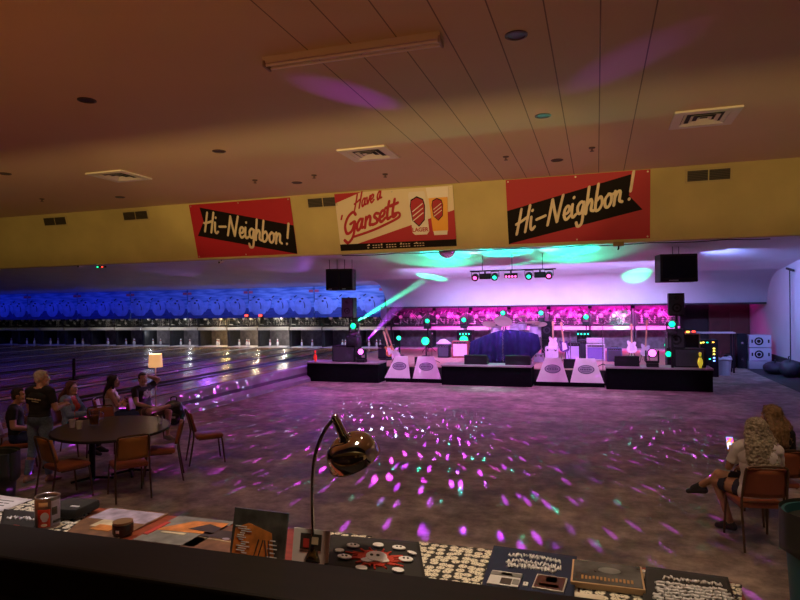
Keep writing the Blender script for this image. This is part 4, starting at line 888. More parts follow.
# back row on stands, aimed forward over the band
BACK = []
for px, py, lens, where in ((427.5, 321, G_GRN, 'leftmost of the back row'), (464, 320, G_GRN, 'above the tall speaker stack left of the drums'), (503, 313, G_GRN, 'above the left cymbal'), (541, 313, G_CYN, 'above the bass stack'), (586, 317, G_GRN, 'above the lavender amplifier')):
    y = 25.9; p = gy(px, py, y); z = p.z - .34
    BACK.append(moving_head(f'green moving head light on a stand, {where}', (p.x, y, z), (p.x * .6, 10, 2.6), lens, 1.0, 'back row moving heads'))
    st = thing('light_stand', f'black stand under the green light {where}', 'stand', (p.x, y, ZD), 0, 'back row light stands')
    MB().cone((0, 0, .02), (0, 0, z - ZD), .025, n=8).build('pole', M_BLKM, st)
    for k in range(3): MB().tube([(0, 0, .35), (.35 * math.cos(k * 2.1), .35 * math.sin(k * 2.1), .01)], .014, n=6).build('leg', M_BLKM, st)
# wash lights with big round lenses low at the back
def wash(lab, px, py, r, lens, y=23.8, zb=ZD):
    p = gy(px, py, y); t = thing('wash_light', lab, 'stage light', (p.x, y, zb), 0, 'wash lights'); h = p.z - zb
    MB().cone((0, .16, h), (0, -.02, h), r * .8, r * 1.12, n=24).build('can', M_BLKM, t)
    MB().lathe([(0, .012), (r * .7, .008), (r, 0), (0, -.004)], n=24, mtx=Matrix.Translation((0, -.024, h)) @ Matrix.Rotation(PI / 2, 4, 'X')).build('lens', lens, t)
    MB().cone((0, .08, 0.01), (0, .08, max(.02, h - r)), .03, n=8).box((0, .08, .01), (.3, .3, .02)).build('foot', M_BLKM, t)
wash('round green wash light low at the back left of the microphone stand', 425.5, 341, .16, G_GRN)
wash('half-hidden green wash light behind the pale combo amplifier', 464, 340, .17, G_GRN, 24.2)
wash('small green wash light near the leaning guitars at stage left', 399, 338, .09, G_CYN)
wash('upper green wash light left of the right speaker stack', 668, 345, .11, G_GRN, 21.2)
wash('lower green wash light by the floor left of the right speaker stack', 668.5, 354, .08, G_GRN, 19.78)
# four small green lamps in a bar on each dark stack
def lampbar(lab, px, py, y):
    p = gy(px, py, y); t = thing('lamp_bar', lab, 'stage light', (p.x, y, p.z - .05), 0, 'lamp bars')
    MB().box((0, .08, .05), (.52, .16, .10), bev=.01).build('housing', M_BLKM, t, smooth=False)
    for k in range(4): MB().ball((-.18 + k * .12, -.01, .05), .033, (1, .4, 1), n=10).build('lamp', G_CYN, t)
lampbar('bar of four small green lamps on the stack left of the drums', 464.5, 334, 24.435)
lampbar('bar of four small green lamps on the stack behind the lavender amplifier', 583, 334, 24.435)
# ---- PAR cans and bar under the low ceiling
yp = 20.0; zpipe = 3.62
px0 = gy(470, 270, yp).x; px1 = gy(556, 270, yp).x
t = thing('lighting_pipe', 'thin black pipe under the low ceiling carrying the coloured lamps', 'lighting pipe', ((px0 + px1) / 2, yp, zpipe))
MB().cone((-(px1 - px0) / 2, 0, 0), ((px1 - px0) / 2, 0, 0), .022, n=10).build('pipe', M_BLKM, t)
for s in (-.7, 0, .7): MB().cone((s * (px1 - px0) / 2, 0, 0), (s * (px1 - px0) / 2, 0, zlow(yp) - .04 - zpipe), .012, n=6).build('drop_rod', M_BLKM, t)
PARS = []
for px, lens, where, col in ((475.5, G_PNK, 'pink lamp at the left end of the pipe', PINK), (495, G_CYN, 'cyan lamp second on the pipe', CYAN), (529, G_CYN, 'cyan lamp right of the pipe centre', CYAN), (549, G_PNK, 'pink lamp at the right end of the pipe', PINK)):
    x = gy(px, 276, yp).x
    t = thing('par_lamp', f'small round {where}', 'stage light', (x, yp, zpipe), 0, 'pipe lamps')
    q = Matrix.Translation((0, -.05, -.20)) @ Matrix.Rotation(PI / 2 + .45, 4, 'X')
    MB().tube([(-.13, 0, -.21), (-.13, 0, -.03), (.13, 0, -.03), (.13, 0, -.21)], .012, n=6).build('yoke', M_BLKM, t)
    h = MB().lathe([(0, -.16), (.07, -.15), (.11, -.05), (.115, .08), (.10, .08), (0, .06)], n=20, mtx=q).build('can', M_BLKM, t)
    MB().lathe([(0, .075), (.06, .073), (.10, .066), (0, .062)], n=20, mtx=q).build('lens', lens, h)
    PARS.append((Vector((x, yp, zpipe - .2)), col))
for px, where in ((485, 'left'), (540, 'right')):
    x = gy(px, 274, yp).x; t = thing('strobe_light', f'black rectangular strobe light on the {where} half of the pipe', 'stage light', (x, yp, zpipe - .1), 0, 'strobe lights')
    MB().box((0, 0, -.08), (.36, .16, .18), bev=.02).build('housing', M_BLKM, t, smooth=False); MB().box((0, 0, .04), (.05, .05, .07)).build('clamp', M_BLKM, t, smooth=False)
    MB().box((0, -.083, -.08), (.30, .01, .13)).build('window', M_GRILLE, t, smooth=False)
x = gy(511, 274, yp).x; t = thing('lamp_bar', 'bar of four pink lamps at the middle of the pipe', 'stage light', (x, yp, zpipe - .1))
MB().box((0, 0, -.08), (.42, .14, .16), bev=.015).box((0, 0, .04), (.05, .05, .07)).build('housing', M_BLKM, t, smooth=False)
for k in range(4): MB().ball((-.15 + k * .10, -.075, -.11), .036, (1, .4, 1), n=10).build('lamp', G_PNK, t)
# ---- mirror ball, cables along the bulkhead, junction box
bl = gy(447, 252, 17.6); BALL = Vector((bl.x, 17.6, gy(447, 249.5, 17.6).z))
t = thing('mirror_ball', 'mirror ball hanging under the low ceiling behind the beer banner', 'mirror ball', BALL)
def ballmat():
    m = mat('mirror_facets', (0.85, 0.82, 0.9), 0.06, metal=1.0); return m
MB().lathe([(.26 * math.sin(PI * k / 20), -.26 * math.cos(PI * k / 20)) for k in range(21)], n=36).build('ball', ballmat(), t, smooth=False)
MB().cone((0, 0, .25), (0, 0, .285), .02, n=8).cone((0, 0, .262), (0, 0, .275), .05, n=12).build('motor', M_BLKM, t)
zc = 4.03
pts = []
for i in range(60):
    x = -7.2 + i * 0.19; pts.append((x, 16.80 + .02 * math.sin(i), 4.035 - .03 * abs(math.sin(i * .35))))
tagset(MB().tube(smooth_path(pts, 3), .012, n=6).build('cable', M_BLKM), 'thin black cable strung along the lower edge of the yellow bulkhead', 'cable')
j = gy(618.5, 242, 16.62)
t = thing('junction_box', 'small brown junction box on the bulkhead edge under the right banner', 'junction box', (j.x, 16.60, 3.965))
MB().box((0, 0, .05), (.26, .10, .11), bev=.01).build('box', mat('box_brown', (0.30, 0.20, 0.08), 0.6), t, smooth=False)
MB().tube([(0, 0, 0), (.0, .0, -.06), (-.02, 0, -.10)], .02, n=8).build('plug', M_BLKM, t)
# ---- things on the platforms
def bigpin(name, lab, loc, m, h=.40):
    t = thing(name, lab, 'bowling pin', loc); MB().lathe([(r * h / .382 * 1.05, z * h / .382) for r, z in PINP], n=20).build('body', m, t)
    MB().lathe([(.031 * h / .382 * 1.05, .255 * h / .382), (.0256 * h / .382 * 1.05, .28 * h / .382)], n=20).build('neck_ring', M_DARK, t)
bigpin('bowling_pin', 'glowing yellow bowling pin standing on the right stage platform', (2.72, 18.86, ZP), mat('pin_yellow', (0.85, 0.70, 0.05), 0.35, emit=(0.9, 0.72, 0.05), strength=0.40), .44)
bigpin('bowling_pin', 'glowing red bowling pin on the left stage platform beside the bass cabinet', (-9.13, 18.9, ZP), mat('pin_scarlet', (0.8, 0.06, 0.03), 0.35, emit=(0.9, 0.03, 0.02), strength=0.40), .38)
# ---- behind the right end: mixer rack with leds, work shelf, bucket
x0, x1, z0, z1 = rect(686, 346, 708, 364, 20.4)
t = thing('equipment_rack', 'dark equipment rack with small coloured leds behind the right bass cabinet', 'rack', (2.45, 20.2, ZD))
MB().box((0, .3, .55), (.9, .55, 1.1), bev=.015).build('case', M_CAB, t, smooth=False)
MB().tube([(-.45, -.03, .95), (-.45, -.03, 1.08), (.45, -.03, 1.08), (.45, -.03, .2)], .022, n=8).build('edge_rail', M_PALE, t)
for k, (x, z, g) in enumerate(((-.30, 1.02, G_RED), (-.2, 1.0, G_RED), (.02, .98, G_RED), (.14, 1.0, G_ORG), (.3, 1.01, G_RED))): MB().box((x, .0, z + .14), (.09, .03, .05), bev=.008).build('led', g, t, smooth=False)
x0, x1, z0, z1 = rect(702, 340, 718, 358, 22.6)
t = thing('effects_rack', 'black rack with yellow and blue leds right of the stage', 'rack', (gy(708, 350, 22.6).x, 22.6, 0.0))
MB().box((0, .3, .62), (.62, .6, 1.24), bev=.015).build('case', M_CAB, t, smooth=False)
for (x, z, g) in ((-.22, 1.14, G_YEL), (-.14, 1.15, G_YEL), (-.02, 1.15, G_CYN), (.16, 1.16, G_ORG), (.18, .95, G_YEL), (.18, .86, G_YEL), (.18, .76, G_YEL), (.18, .64, G_BLU), (.18, .54, G_BLU), (.05, .6, G_CYN)): MB().box((x, -.012, z), (.06, .025, .035), bev=.005).build('led', g, t, smooth=False)
p = gy(712, 333, 24.0)
t = thing('shelf_table', 'pale narrow shelf table behind the right end of the stage', 'table', (p.x, 24.0, 0))
MB().box((0, .25, p.z), (1.5, .5, .05), bev=.01).build('top', M_PALE, t, smooth=False)
for sx in (-.68, .68):
    for sy in (.05, .45): MB().box((sx, sy, p.z / 2 - .0125), (.05, .05, p.z - .026)).build('leg', M_CAB, t, smooth=False)
p = gz(723.5, 359.5, 0.0); y = 23.3; x = gy(723.5, 350, y).x
t = thing('bucket', 'white plastic bucket with liner standing beyond the right end of the stage', 'bucket', (x, y, 0.0))
MB().lathe([(0, 0), (.20, 0), (.24, .52), (.25, .54), (.23, .54), (.19, .03), (0, .02)], n=24).build('pail', mat('bucket_white', (0.72, 0.70, 0.76), 0.5), t)
MB().grid(lambda u, v: ((.245 + .02 * v) * math.cos(2 * PI * u), (.245 + .02 * v) * math.sin(2 * PI * u), .55 + .10 * (1 - v) * (.5 + .5 * math.sin(u * 2 * PI * 3)) - .02 * v), 36, 4, .006).build('liner', mat('liner_white', (0.75, 0.74, 0.8), 0.4), t)
# ---- right wall: stacked white units, dark case, leaning pole, bags
yw = 25.6; xw = gy(768, 350, yw).x
t = thing('fan_unit', 'lower white box with round speaker stacked against the right wall', 'speaker', (5.72, yw, .30), 0, 'white boxes by the right wall')
def unit(t):
    MB().box((0, .25, .24), (.72, .5, .46), bev=.02).build('case', mat('unit_white', (0.62, 0.62, 0.72), 0.5), t, smooth=False)
    MB().lathe([(.15, 0), (.14, .015), (.08, -.02), (.04, .0), (0, .008)], n=24, mtx=Matrix.Translation((-.05, -.012, .24)) @ Matrix.Rotation(PI / 2, 4, 'X')).build('cone', M_CAB, t)
    for s in (-1, 1): MB().box((s * .27, -.008, .24), (.05, .016, .12)).build('port', M_CAB, t, smooth=False)
unit(t)
dup(t, (5.72, yw, .785), label='upper white box with round speaker stacked against the right wall')
tagset(MB().box((5.72, yw + .25, .15), (.78, .56, .30), bev=.02).build('wooden_base', mat('base_pale', (0.4, 0.4, 0.46), 0.6)), 'pale box under the two white speaker boxes by the right wall', 'box')
t = thing('equipment_case', 'tall black case standing left of the white speaker boxes', 'case', (5.14, yw + .1, 0.0))
MB().box((0, .25, .65), (.34, .5, 1.30), bev=.02).build('body', M_CAB, t, smooth=False)
for z in (.35, .95): MB().box((.0, -.008, z), (.08, .016, .08), bev=.004).build('latch', M_STEEL, t, smooth=False)
t = thing('amp_case', 'low black case on the floor left of the tall black case', 'case', (4.72, yw + .1, 0.0))
MB().box((0, .2, .25), (.40, .4, .5), bev=.02).build('body', M_CAB, t, smooth=False); MB().tube([(-.08, .2, .5), (-.07, .2, .54), (.07, .2, .54), (.08, .2, .5)], .012, n=6).build('handle', M_BLKM, t)
t = thing('push_broom', 'long dark squeegee pole leaning upright on the right wall', 'broom', (6.28, 23.6, 0.0))
MB().tube([(-.12, .0, .50), (-.03, .25, 3.55)], .018, n=8).build('pole', M_DARK, t)
MB().box((-.02, .25, 3.57), (.07, .75, .07), bev=.01, rot=(0.15, 0, 0)).build('head', M_DARK, t, smooth=False)
for (x, y, sx, sy, sz, lab) in ((5.75, 23.9, .34, .5, .22, 'dark round bag lying on the floor by the right wall'), (5.95, 22.9, .3, .4, .30, 'dark bundle on the floor nearest along the right wall')):
    t = thing('duffel_bag', lab, 'bag', (x, y, 0.009))
    MB().ball((0, 0, sz * .95), 1.0, (sx, sy, sz), n=22).build('body', mat('bag_dark', (0.03, 0.03, 0.045), 0.6, noise=.3, scale=8), t)
    MB().tube(smooth_path([(-.06, -sy * .6, sz * 1.7), (0, -sy * .3, sz * 2.2), (.0, sy * .3, sz * 2.2), (.06, sy * .6, sz * 1.7)]), .016, n=6).build('strap', M_BLKM, t)

# ---- small fittings under the bulkhead at left and over the lanes
p = gy(101, 267, 16.9); t = thing('ceiling_sensor', 'tiny black box with green and red lights under the left bulkhead', 'sensor', (p.x, 16.9, p.z))
MB().box((0, 0, 0), (.42, .06, .06), bev=.01).build('housing', M_BLKM, t, smooth=False); MB().cone((0, .03, .03), (0, .03, 4.44 - p.z), .012, n=6).build('hanger', M_BLKM, t)
MB().ball((-.12, -.03, 0), .03, (1.4, .5, .8), n=8).build('green_light', G_GRN, t); MB().ball((.08, -.03, 0), .025, (1.4, .5, .8), n=8).build('red_light', G_RED, t)
for px, py, lab in ((80.5, 266, 'small pale security camera under the left end of the bulkhead'), (221, 262, 'small security camera under the bulkhead below the left banner')):
    p = gy(px, py, 16.95); t = thing('security_camera', lab, 'camera', (p.x, 16.95, p.z), 0, 'security cameras')
    MB().cone((0, .08, 0), (0, -.10, -.02), .045, n=12).build('housing', M_PALE, t); MB().cone((0, .02, .03), (0, .02, 4.44 - p.z), .014, n=6).build('bracket', M_BLKM, t); MB().cone((0, -.10, -.02), (0, -.112, -.021), .03, n=12).build('lens', M_BLKM, t)
for px, lab in ((246.5, 'small red lit lane marker below the murals, left one'), (260.5, 'small red lit lane marker below the murals, right one')):
    p = gy(px, 315.5, 27.1); t = thing('lane_marker', lab, 'sign', (p.x, 27.1, p.z), 0, 'red lane markers')
    MB().box((0, .03, 0), (.22, .06, .14), bev=.01).build('box', M_BLKM, t, smooth=False); MB().box((0, -.004, 0), (.18, .008, .10)).build('red_face', G_RED, t, smooth=False)
p = gz(74, 380, .47); t = thing('floor_post', 'short dark post standing on the lanes behind the woman in the denim jacket', 'post', (p.x, p.y, .48))
MB().cone((0, 0, .02), (0, 0, .62), .045, n=12).build('post', M_BLKM, t); MB().cone((0, 0, 0), (0, 0, .03), .14, n=16).build('foot', M_BLKM, t)
# ================================================================ people
M_SKIN = mat('skin', (0.56, 0.33, 0.24), 0.55, noise=0.08, scale=14); M_SKIN2 = mat('skin_tan', (0.50, 0.27, 0.17), 0.55, noise=0.08, scale=14)
M_EYE = mat('eye_white', (0.8, 0.78, 0.75), 0.3); M_IRIS = mat('iris', (0.05, 0.03, 0.02), 0.3); M_LIP = mat('lip', (0.42, 0.14, 0.12), 0.5)
class Prims:
    def __init__(s): s.p = []
    def cap(s, tag, a, b, r0, r1=None): s.p.append((tag, Vector(a), Vector(b), r0, r0 if r1 is None else r1, None)); return s
    def ell(s, tag, c, r, M=None): s.p.append((tag, Vector(c), Vector(c), 0, 0, (Vector(r), M or Matrix.Identity(3)))); return s
def prim_mesh(pr, voxel, smooth_it=5, noise=0.0, nscale=30.0, seed=0):
    mb = MB()
    for tag, a, b, r0, r1, el in pr.p:
        if el is not None:
            g = bmesh.ops.create_icosphere(mb.bm, subdivisions=3, radius=1.0)['verts']
            bmesh.ops.transform(mb.bm, matrix=Matrix.Translation(a) @ el[1].to_4x4() @ Matrix.Diagonal((*el[0], 1)), verts=g)
            continue
        d = b - a; L = d.length
        n = 4; g = []
        steps = max(1, int(L / max(.004, min(r0, r1) * .35)))
        prof = []
        for k in range(0, 6): t = -PI / 2 + k * PI / 10 * 1.0; prof.append((max(1e-6, r0 * math.cos(t)) if k else 0.0, r0 * math.sin(t)))
        for k in range(0, 6): t = k * PI / 10; prof.append((r1 * math.cos(t) if k < 5 else 0.0, L + r1 * math.sin(t)))
        q = Vector((0, 0, 1)).rotation_difference(d.normalized() if L > 1e-6 else Vector((0, 0, 1))).to_matrix().to_4x4()
        mb.lathe(prof, n=14, mtx=Matrix.Translation(a) @ q)
    bmesh.ops.recalc_face_normals(mb.bm, faces=mb.bm.faces[:])
    me = bpy.data.meshes.new('tmp'); mb.bm.to_mesh(me); mb.bm.free()
    o = bpy.data.objects.new('tmp', me); COL.objects.link(o)
    m = o.modifiers.new('r', 'REMESH'); m.mode = 'VOXEL'; m.voxel_size = voxel
    m = o.modifiers.new('s', 'SMOOTH'); m.factor = 0.5; m.iterations = smooth_it
    if noise:
        tx = bpy.data.textures.new('n', 'CLOUDS'); tx.noise_scale = nscale; m = o.modifiers.new('d', 'DISPLACE'); m.texture = tx; m.strength = noise; m.mid_level = 0.5
    out = bpy.data.meshes.new_from_object(o.evaluated_get(bpy.context.evaluated_depsgraph_get()))
    bpy.data.objects.remove(o); bpy.data.meshes.remove(me)
    for p in out.polygons: p.use_smooth = True
    out.materials.clear()
    return out
def classify(me, pr):
    n = len(me.vertices); V = np.empty(n * 3); me.vertices.foreach_get('co', V); V = V.reshape(n, 3)
    best = np.full(n, 1e9); idx = np.zeros(n, int); tt = np.zeros(n)
    for i, (tag, a, b, r0, r1, el) in enumerate(pr.p):
        A = np.array(a); D = np.array(b) - A; L2 = D.dot(D)
        if el is not None:
            R = np.array(el[1]); q = (V - A) @ R / np.array(el[0]); k = np.linalg.norm(q, axis=1); d = (k - 1) * min(el[0]); t = np.zeros(n)
        else:
            t = np.clip(((V - A) @ D) / max(L2, 1e-9), 0, 1); d = np.linalg.norm(V - A - t[:, None] * D, axis=1) - (r0 + (r1 - r0) * t)
        m = d < best; best[m] = d[m]; idx[m] = i; tt[m] = t[m]
    return V, idx, tt
def shell(me, keep, off, name, m, parent, thick=0.006, wr=0.004, seed=0):
    bm = bmesh.new(); bm.from_mesh(me); bm.verts.ensure_lookup_table(); bm.normal_update()
    for v in bm.verts:
        if keep[v.index]:
            c = v.co; v.co = c + v.normal * (off + wr * math.sin(c.z * 34 + c.x * 17 + seed) * math.sin(c.y * 29 - c.z * 13 + c.x * 21))
    bmesh.ops.delete(bm, geom=[f for f in bm.faces if not all(keep[v.index] for v in f.verts)], context='FACES')
    bmesh.ops.delete(bm, geom=[v for v in bm.verts if not v.link_faces], context='VERTS')
    out = bpy.data.meshes.new(name); bm.to_mesh(out); bm.free(); out.materials.append(m)
    for p in out.polygons: p.use_smooth = True
    o = bpy.data.objects.new(name, out); COL.objects.link(o); o.parent = parent
    sd = o.modifiers.new('thickness', 'SOLIDIFY'); sd.thickness = thick; sd.offset = -1
    return o
def hand(pr, side, wrist, fwd, up, curl=0.5):
    f = Vector(fwd).normalized(); n = Vector(up); n = (n - f * n.dot(f)).normalized(); s = f.cross(n) * side   # s: towards the thumb
    w = Vector(wrist); k = w + f * .085
    pr.cap('hand', w + f * .015, k, .026, .030); pr.cap('hand', w + f * .03 + s * .022, k + s * .026, .020, .017); pr.cap('hand', w + f * .03 - s * .022, k - s * .026, .019, .016)
    for j, (o, L) in enumerate(((.030, .070), (.010, .080), (-.010, .074), (-.029, .058))):
        a = k + s * o; d1 = (f * math.cos(curl * .7) - n * math.sin(curl * .7)); d2 = (f * math.cos(curl * 1.7) - n * math.sin(curl * 1.7)); d3 = (f * math.cos(curl * 2.5) - n * math.sin(curl * 2.5))
        b = a + d1 * L * .48; c = b + d2 * L * .34; e = c + d3 * L * .28
        pr.cap('hand', a - f * .02, b, .0100, .0092); pr.cap('hand', b, c, .0092, .0086); pr.cap('hand', c, e, .0086, .0076)
    a = w + f * .03 + s * .028; b = a + (f * .6 + s * .75 - n * .25).normalized() * .042; c = b + (f * .9 + s * .25 - n * .45).normalized() * .036
    pr.cap('hand', a, b, .0135, .0112); pr.cap('hand', b, c, .0112, .0088)
def rotz(v, a): return Vector((v[0] * math.cos(a) - v[1] * math.sin(a), v[0] * math.sin(a) + v[1] * math.cos(a), v[2]))
def person(label, loc, rz, J, cloth, hairfn=None, skin=None, sc=1.0, female=False, headyaw=0.0, headpitch=0.0, curls=(0.5, 0.5), handup=((0, 0, 1), (0, 0, 1)), voxel=0.0085):
    """J: joints in a local frame that faces +y. cloth: [(name, material, fn(tag,t,co)->bool, offset)]"""
    skin = skin or M_SKIN
    pr = Prims(); P = {k: Vector(v) for k, v in J.items()}
    f = 0.9 if female else 1.0
    pel, che, nek, hd = P['pelvis'], P['chest'], P['neck'], P['head']
    ax = (P['shR'] - P['shL']).normalized()
    # trunk
    hx = (P['hipR'] - P['hipL']).normalized()
    for k in range(7):
        t = k / 6; c = pel.lerp(che, t); a = hx.lerp(ax, t).normalized()
        wdt = (.105, .100, .090, .086, .095, .108, .112)[k] * (1.06 if female and k < 2 else f if k > 1 else 1); dep = (.105, .105, .100, .098, .102, .108, .108)[k] * (.95 if female else 1)
        pr.cap('torso', c - a * wdt * .62, c + a * wdt * .62, dep * .98)
    up = (nek - che).normalized()
    pr.cap('torso', che - ax * .075 + up * .03, che + ax * .075 + up * .03, .105, .105)
    pr.cap('torso', P['shL'] * .75 + che * .25 + up * .04, P['shR'] * .75 + che * .25 + up * .04, .068)
    pr.cap('torso', che + up * .08, nek, .075, .058)
    fw = ax.cross(up) * -1
    if fw.dot(Vector((0, 1, 0))) < 0 and abs(fw.y) > .3: fw = -fw
    if female:
        for s in (-1, 1): pr.ell('torso', che + ax * s * .075 + fw * .085 - up * .03, (.062, .055, .062))
    for S, s in (('L', -1), ('R', 1)):
        sh, el, wr = P['sh' + S], P['el' + S], P['wr' + S]
        pr.cap('torso', che + up * .07 + ax * s * .06, sh, .062, .060 * f)
        pr.cap('uparm', sh, el, .056 * f, .043 * f); m = el.lerp(wr, .3)
        pr.cap('forearm', el, m, .042 * f, .042 * f); pr.cap('forearm', m, wr, .042 * f, .027 * f)
        hd_dir = P.get('hd' + S, (wr - el)).normalized()
        hand(pr, s if S == 'R' else -1, wr, hd_dir, handup[0 if S == 'L' else 1], curls[0 if S == 'L' else 1])
        hp, kn, an, to = P['hip' + S], P['kn' + S], P['an' + S], P['to' + S]
        pr.cap('torso', hp.lerp(pel, .3), hp, .105, .100)
        pr.cap('thigh', hp, hp.lerp(kn, .5), .098 if not female else .100, .080); pr.cap('thigh', hp.lerp(kn, .5), kn, .080, .058)
        ca = kn.lerp(an, .33); bk = Vector((0, -.012, 0)); pr.cap('shin', kn, ca + bk, .055, .054 * f); pr.cap('shin', ca + bk, an, .054 * f, .034)
        ft = (to - an); heel = an - Vector((ft.x, ft.y, 0)).normalized() * .035 + (to - an).normalized() * 0.0 + Vector((0, 0, min(0, ft.z * .55)))
        pr.cap('foot', an, heel, .036, .034); pr.cap('foot', heel, to, .034, .026); pr.cap('foot', an, an.lerp(to, .6), .036, .030)
    # head
    R = Euler((headpitch, 0, headyaw)).to_matrix(); hc = hd
    def H(x, y, z): return hc + R @ Vector((x, y, z))
    pr.cap('neck', nek - up * .02, H(0, -.022, -.055), .056 * f, .053 * f)
    pr.ell('head', H(0, -.012, .035), (.074, .094, .088), R); pr.ell('head', H(0, .022, -.03), (.060, .070, .085), R)
    pr.cap('head', H(-.028, .055, -.088), H(.028, .055, -.088), .026); pr.cap('head', H(0, .07, -.085), H(0, .075, -.092), .022)
    pr.cap('head', H(0, .086, .022), H(0, .110, -.022), .010, .015); pr.cap('head', H(-.012, .100, -.026), H(.012, .100, -.026), .010)
    pr.cap('head', H(-.040, .076, .032), H(.040, .076, .032), .014)
    for s in (-1, 1): pr.ell('head', H(s * .040, .066, -.02), (.026, .022, .024), R); pr.ell('head', H(s * .078, -.012, -.008), (.011, .022, .034), R)
    me = prim_mesh(pr, voxel, 4)
    t = thing('person', label, 'person', loc, rz, None); t.scale = (sc, sc, sc)
    me.materials.append(skin); me.name = 'body'
    bo = bpy.data.objects.new('body', me); COL.objects.link(bo); bo.parent = t
    V, idx, tt = classify(me, pr); tags = [p[0] for p in pr.p]
    for (nm, m, fn, off) in cloth:
        keep = [fn(tags[idx[i]], tt[i], V[i], P) for i in range(len(V))]
        if any(keep): shell(me, keep, off, nm, m, t)
    for s in (-1, 1):
        e = MB().ball(H(s * .033, .079, .012), .0125, n=10).build('eye', M_EYE, t)
        MB().ball(H(s * .033, .0885, .012), .006, n=8).build('iris', M_IRIS, e)
    MB().tube([H(-.022, .092, -.055), H(0, .101, -.053), H(.022, .092, -.055)], [.004, .0075, .004], n=8).build('mouth', M_LIP, t)
    if hairfn: hairfn(t, H, R)
    return t, P
def hair_mesh(t, pr, m, vox=0.009, noise=0.02, nscale=.03, name='hair'):
    me = prim_mesh(pr, vox, 3, noise, nscale); me.name = name; me.materials.append(m); o = bpy.data.objects.new(name, me); COL.objects.link(o); o.parent = t; return o
def short_hair(m, thick=1.0, noise=.012):
    def fn(t, H, R):
        pr = Prims(); pr.ell('h', H(0, -.028, .056), (.080 * thick, .092 * thick, .082 * thick), R); pr.ell('h', H(0, -.055, .0), (.070, .056, .070), R)
        for s in (-1, 1): pr.ell('h', H(s * .058, -.02, .03), (.024, .05, .04), R)
        pr.ell('h', H(0, .030, .098), (.056, .046, .026), R)
        hair_mesh(t, pr, m, .008, noise, .02)
    return fn
def long_hair(m, fall, width=.11, noise=.025, nscale=.03, front=True, curly=False, volume=1.0):
    def fn(t, H, R):
        pr = Prims(); pr.ell('h', H(0, -.026, .055), (.088 * volume, .098 * volume, .084 * volume), R); pr.ell('h', H(0, -.06, -.01), (.088 * volume, .060 * volume, .10), R)
        rnd = random.Random(5)
        base = H(0, -.06, 0)
        for k in range(11):
            a = (k - 5) / 5
            top = H(a * .078 * volume, -.055 + .03 * abs(a), .03); end = base + Vector((0, 0, 0)) + R @ Vector((a * width * 1.15, -.085 - .03 * (1 - abs(a)), 0)); end.z = base.z - fall * (1 - .12 * abs(a)) + rnd.uniform(-.02, .02)
            mid = top.lerp(end, .5) + R @ Vector((a * .03 * volume, -.035, 0))
            r = .036 * volume
            pr.cap('h', top, mid, r, r * 1.05); pr.cap('h', mid, end, r * 1.05, r * (.65 if not curly else .95))
            if curly:
                for q in range(7):
                    c = top.lerp(end, q / 6) + Vector((rnd.uniform(-.035, .035), rnd.uniform(-.035, .02), rnd.uniform(-.02, .02))); pr.ell('h', c, (.034, .034, .03))
        if front:
            for s in (-1, 1): pr.cap('h', H(s * .078, -.005, .055), H(s * .090, .004, -.11), .022, .024); pr.cap('h', H(s * .02, .05, .112), H(s * .074, .022, .05), .020, .022)
        hair_mesh(t, pr, m, .009, noise, nscale)
    return fn
H_GREY = mat('hair_grey', (0.52, 0.49, 0.44), 0.7, noise=.25, scale=40, bump=.5, bscale=70); H_DARK = mat('hair_dark', (0.022, 0.014, 0.012), 0.5, bump=.5, bscale=60); H_BRN = mat('hair_brown', (0.13, 0.055, 0.035), 0.5, noise=.3, scale=40, bump=.5, bscale=60)
H_CURL = mat('hair_ash', (0.36, 0.31, 0.23), 0.7, noise=.45, scale=28, bump=.9, bscale=45); H_BLND = mat('hair_blond', (0.22, 0.13, 0.06), 0.55, noise=.4, scale=30, stretch=(1, 1, .3), bump=.6, bscale=50)
C_BLK = mat('tee_black', (0.014, 0.014, 0.017), 0.85); C_WHT = mat('tee_white', (0.74, 0.70, 0.72), 0.8); C_JEAN = mat('denim_blue', (0.17, 0.25, 0.38), 0.85, noise=.25, scale=40); C_JACK = mat('denim_jacket', (0.22, 0.33, 0.52), 0.85, noise=.25, scale=40); C_ORG = mat('top_orange', (0.55, 0.085, 0.05), 0.8); C_NAVY = mat('trousers_navy', (0.035, 0.06, 0.20), 0.8); C_KHA = mat('shorts_brown', (0.13, 0.085, 0.06), 0.85); C_SHOE = mat('shoe_dark', (0.03, 0.028, 0.035), 0.5); C_SOLE = mat('shoe_grey', (0.20, 0.19, 0.22), 0.6); C_SKRT = mat('skirt_dark', (0.03, 0.03, 0.06), 0.8); C_SAND = mat('sandal_tan', (0.30, 0.18, 0.10), 0.6); C_PINK = mat('top_pink', (0.55, 0.22, 0.30), 0.8)
def tee(up=.62, neck=True):
    return lambda tag, t, c, P: (tag == 'torso' and c[2] > P['pelvis'].z - .06 and not (abs(c[0]) < .075 and c[2] > P['neck'].z - .005)) or (tag == 'uparm' and t < up)
def sleeves(tag, t, c, P): return (tag == 'torso' and c[2] > P['pelvis'].z - .04 and not (abs(c[0]) < .07 and c[2] > P['neck'].z - .0)) or tag == 'uparm' or (tag == 'forearm' and t < .98)
def trousers(cut=.97):
    return lambda tag, t, c, P: (tag == 'torso' and c[2] < P['pelvis'].z + .07) or tag == 'thigh' or (tag == 'shin' and t < cut)
def shorts(cut=.8): return lambda tag, t, c, P: (tag == 'torso' and c[2] < P['pelvis'].z + .07) or (tag == 'thigh' and (t < cut or t == 0))
def shoes(tag, t, c, P): return tag == 'foot'
def tank(tag, t, c, P): return tag == 'torso' and P['pelvis'].z - .03 < c[2] < P['neck'].z - .06 + .02 and not (abs(c[0]) > .125 and c[2] > P['chest'].z + .02)
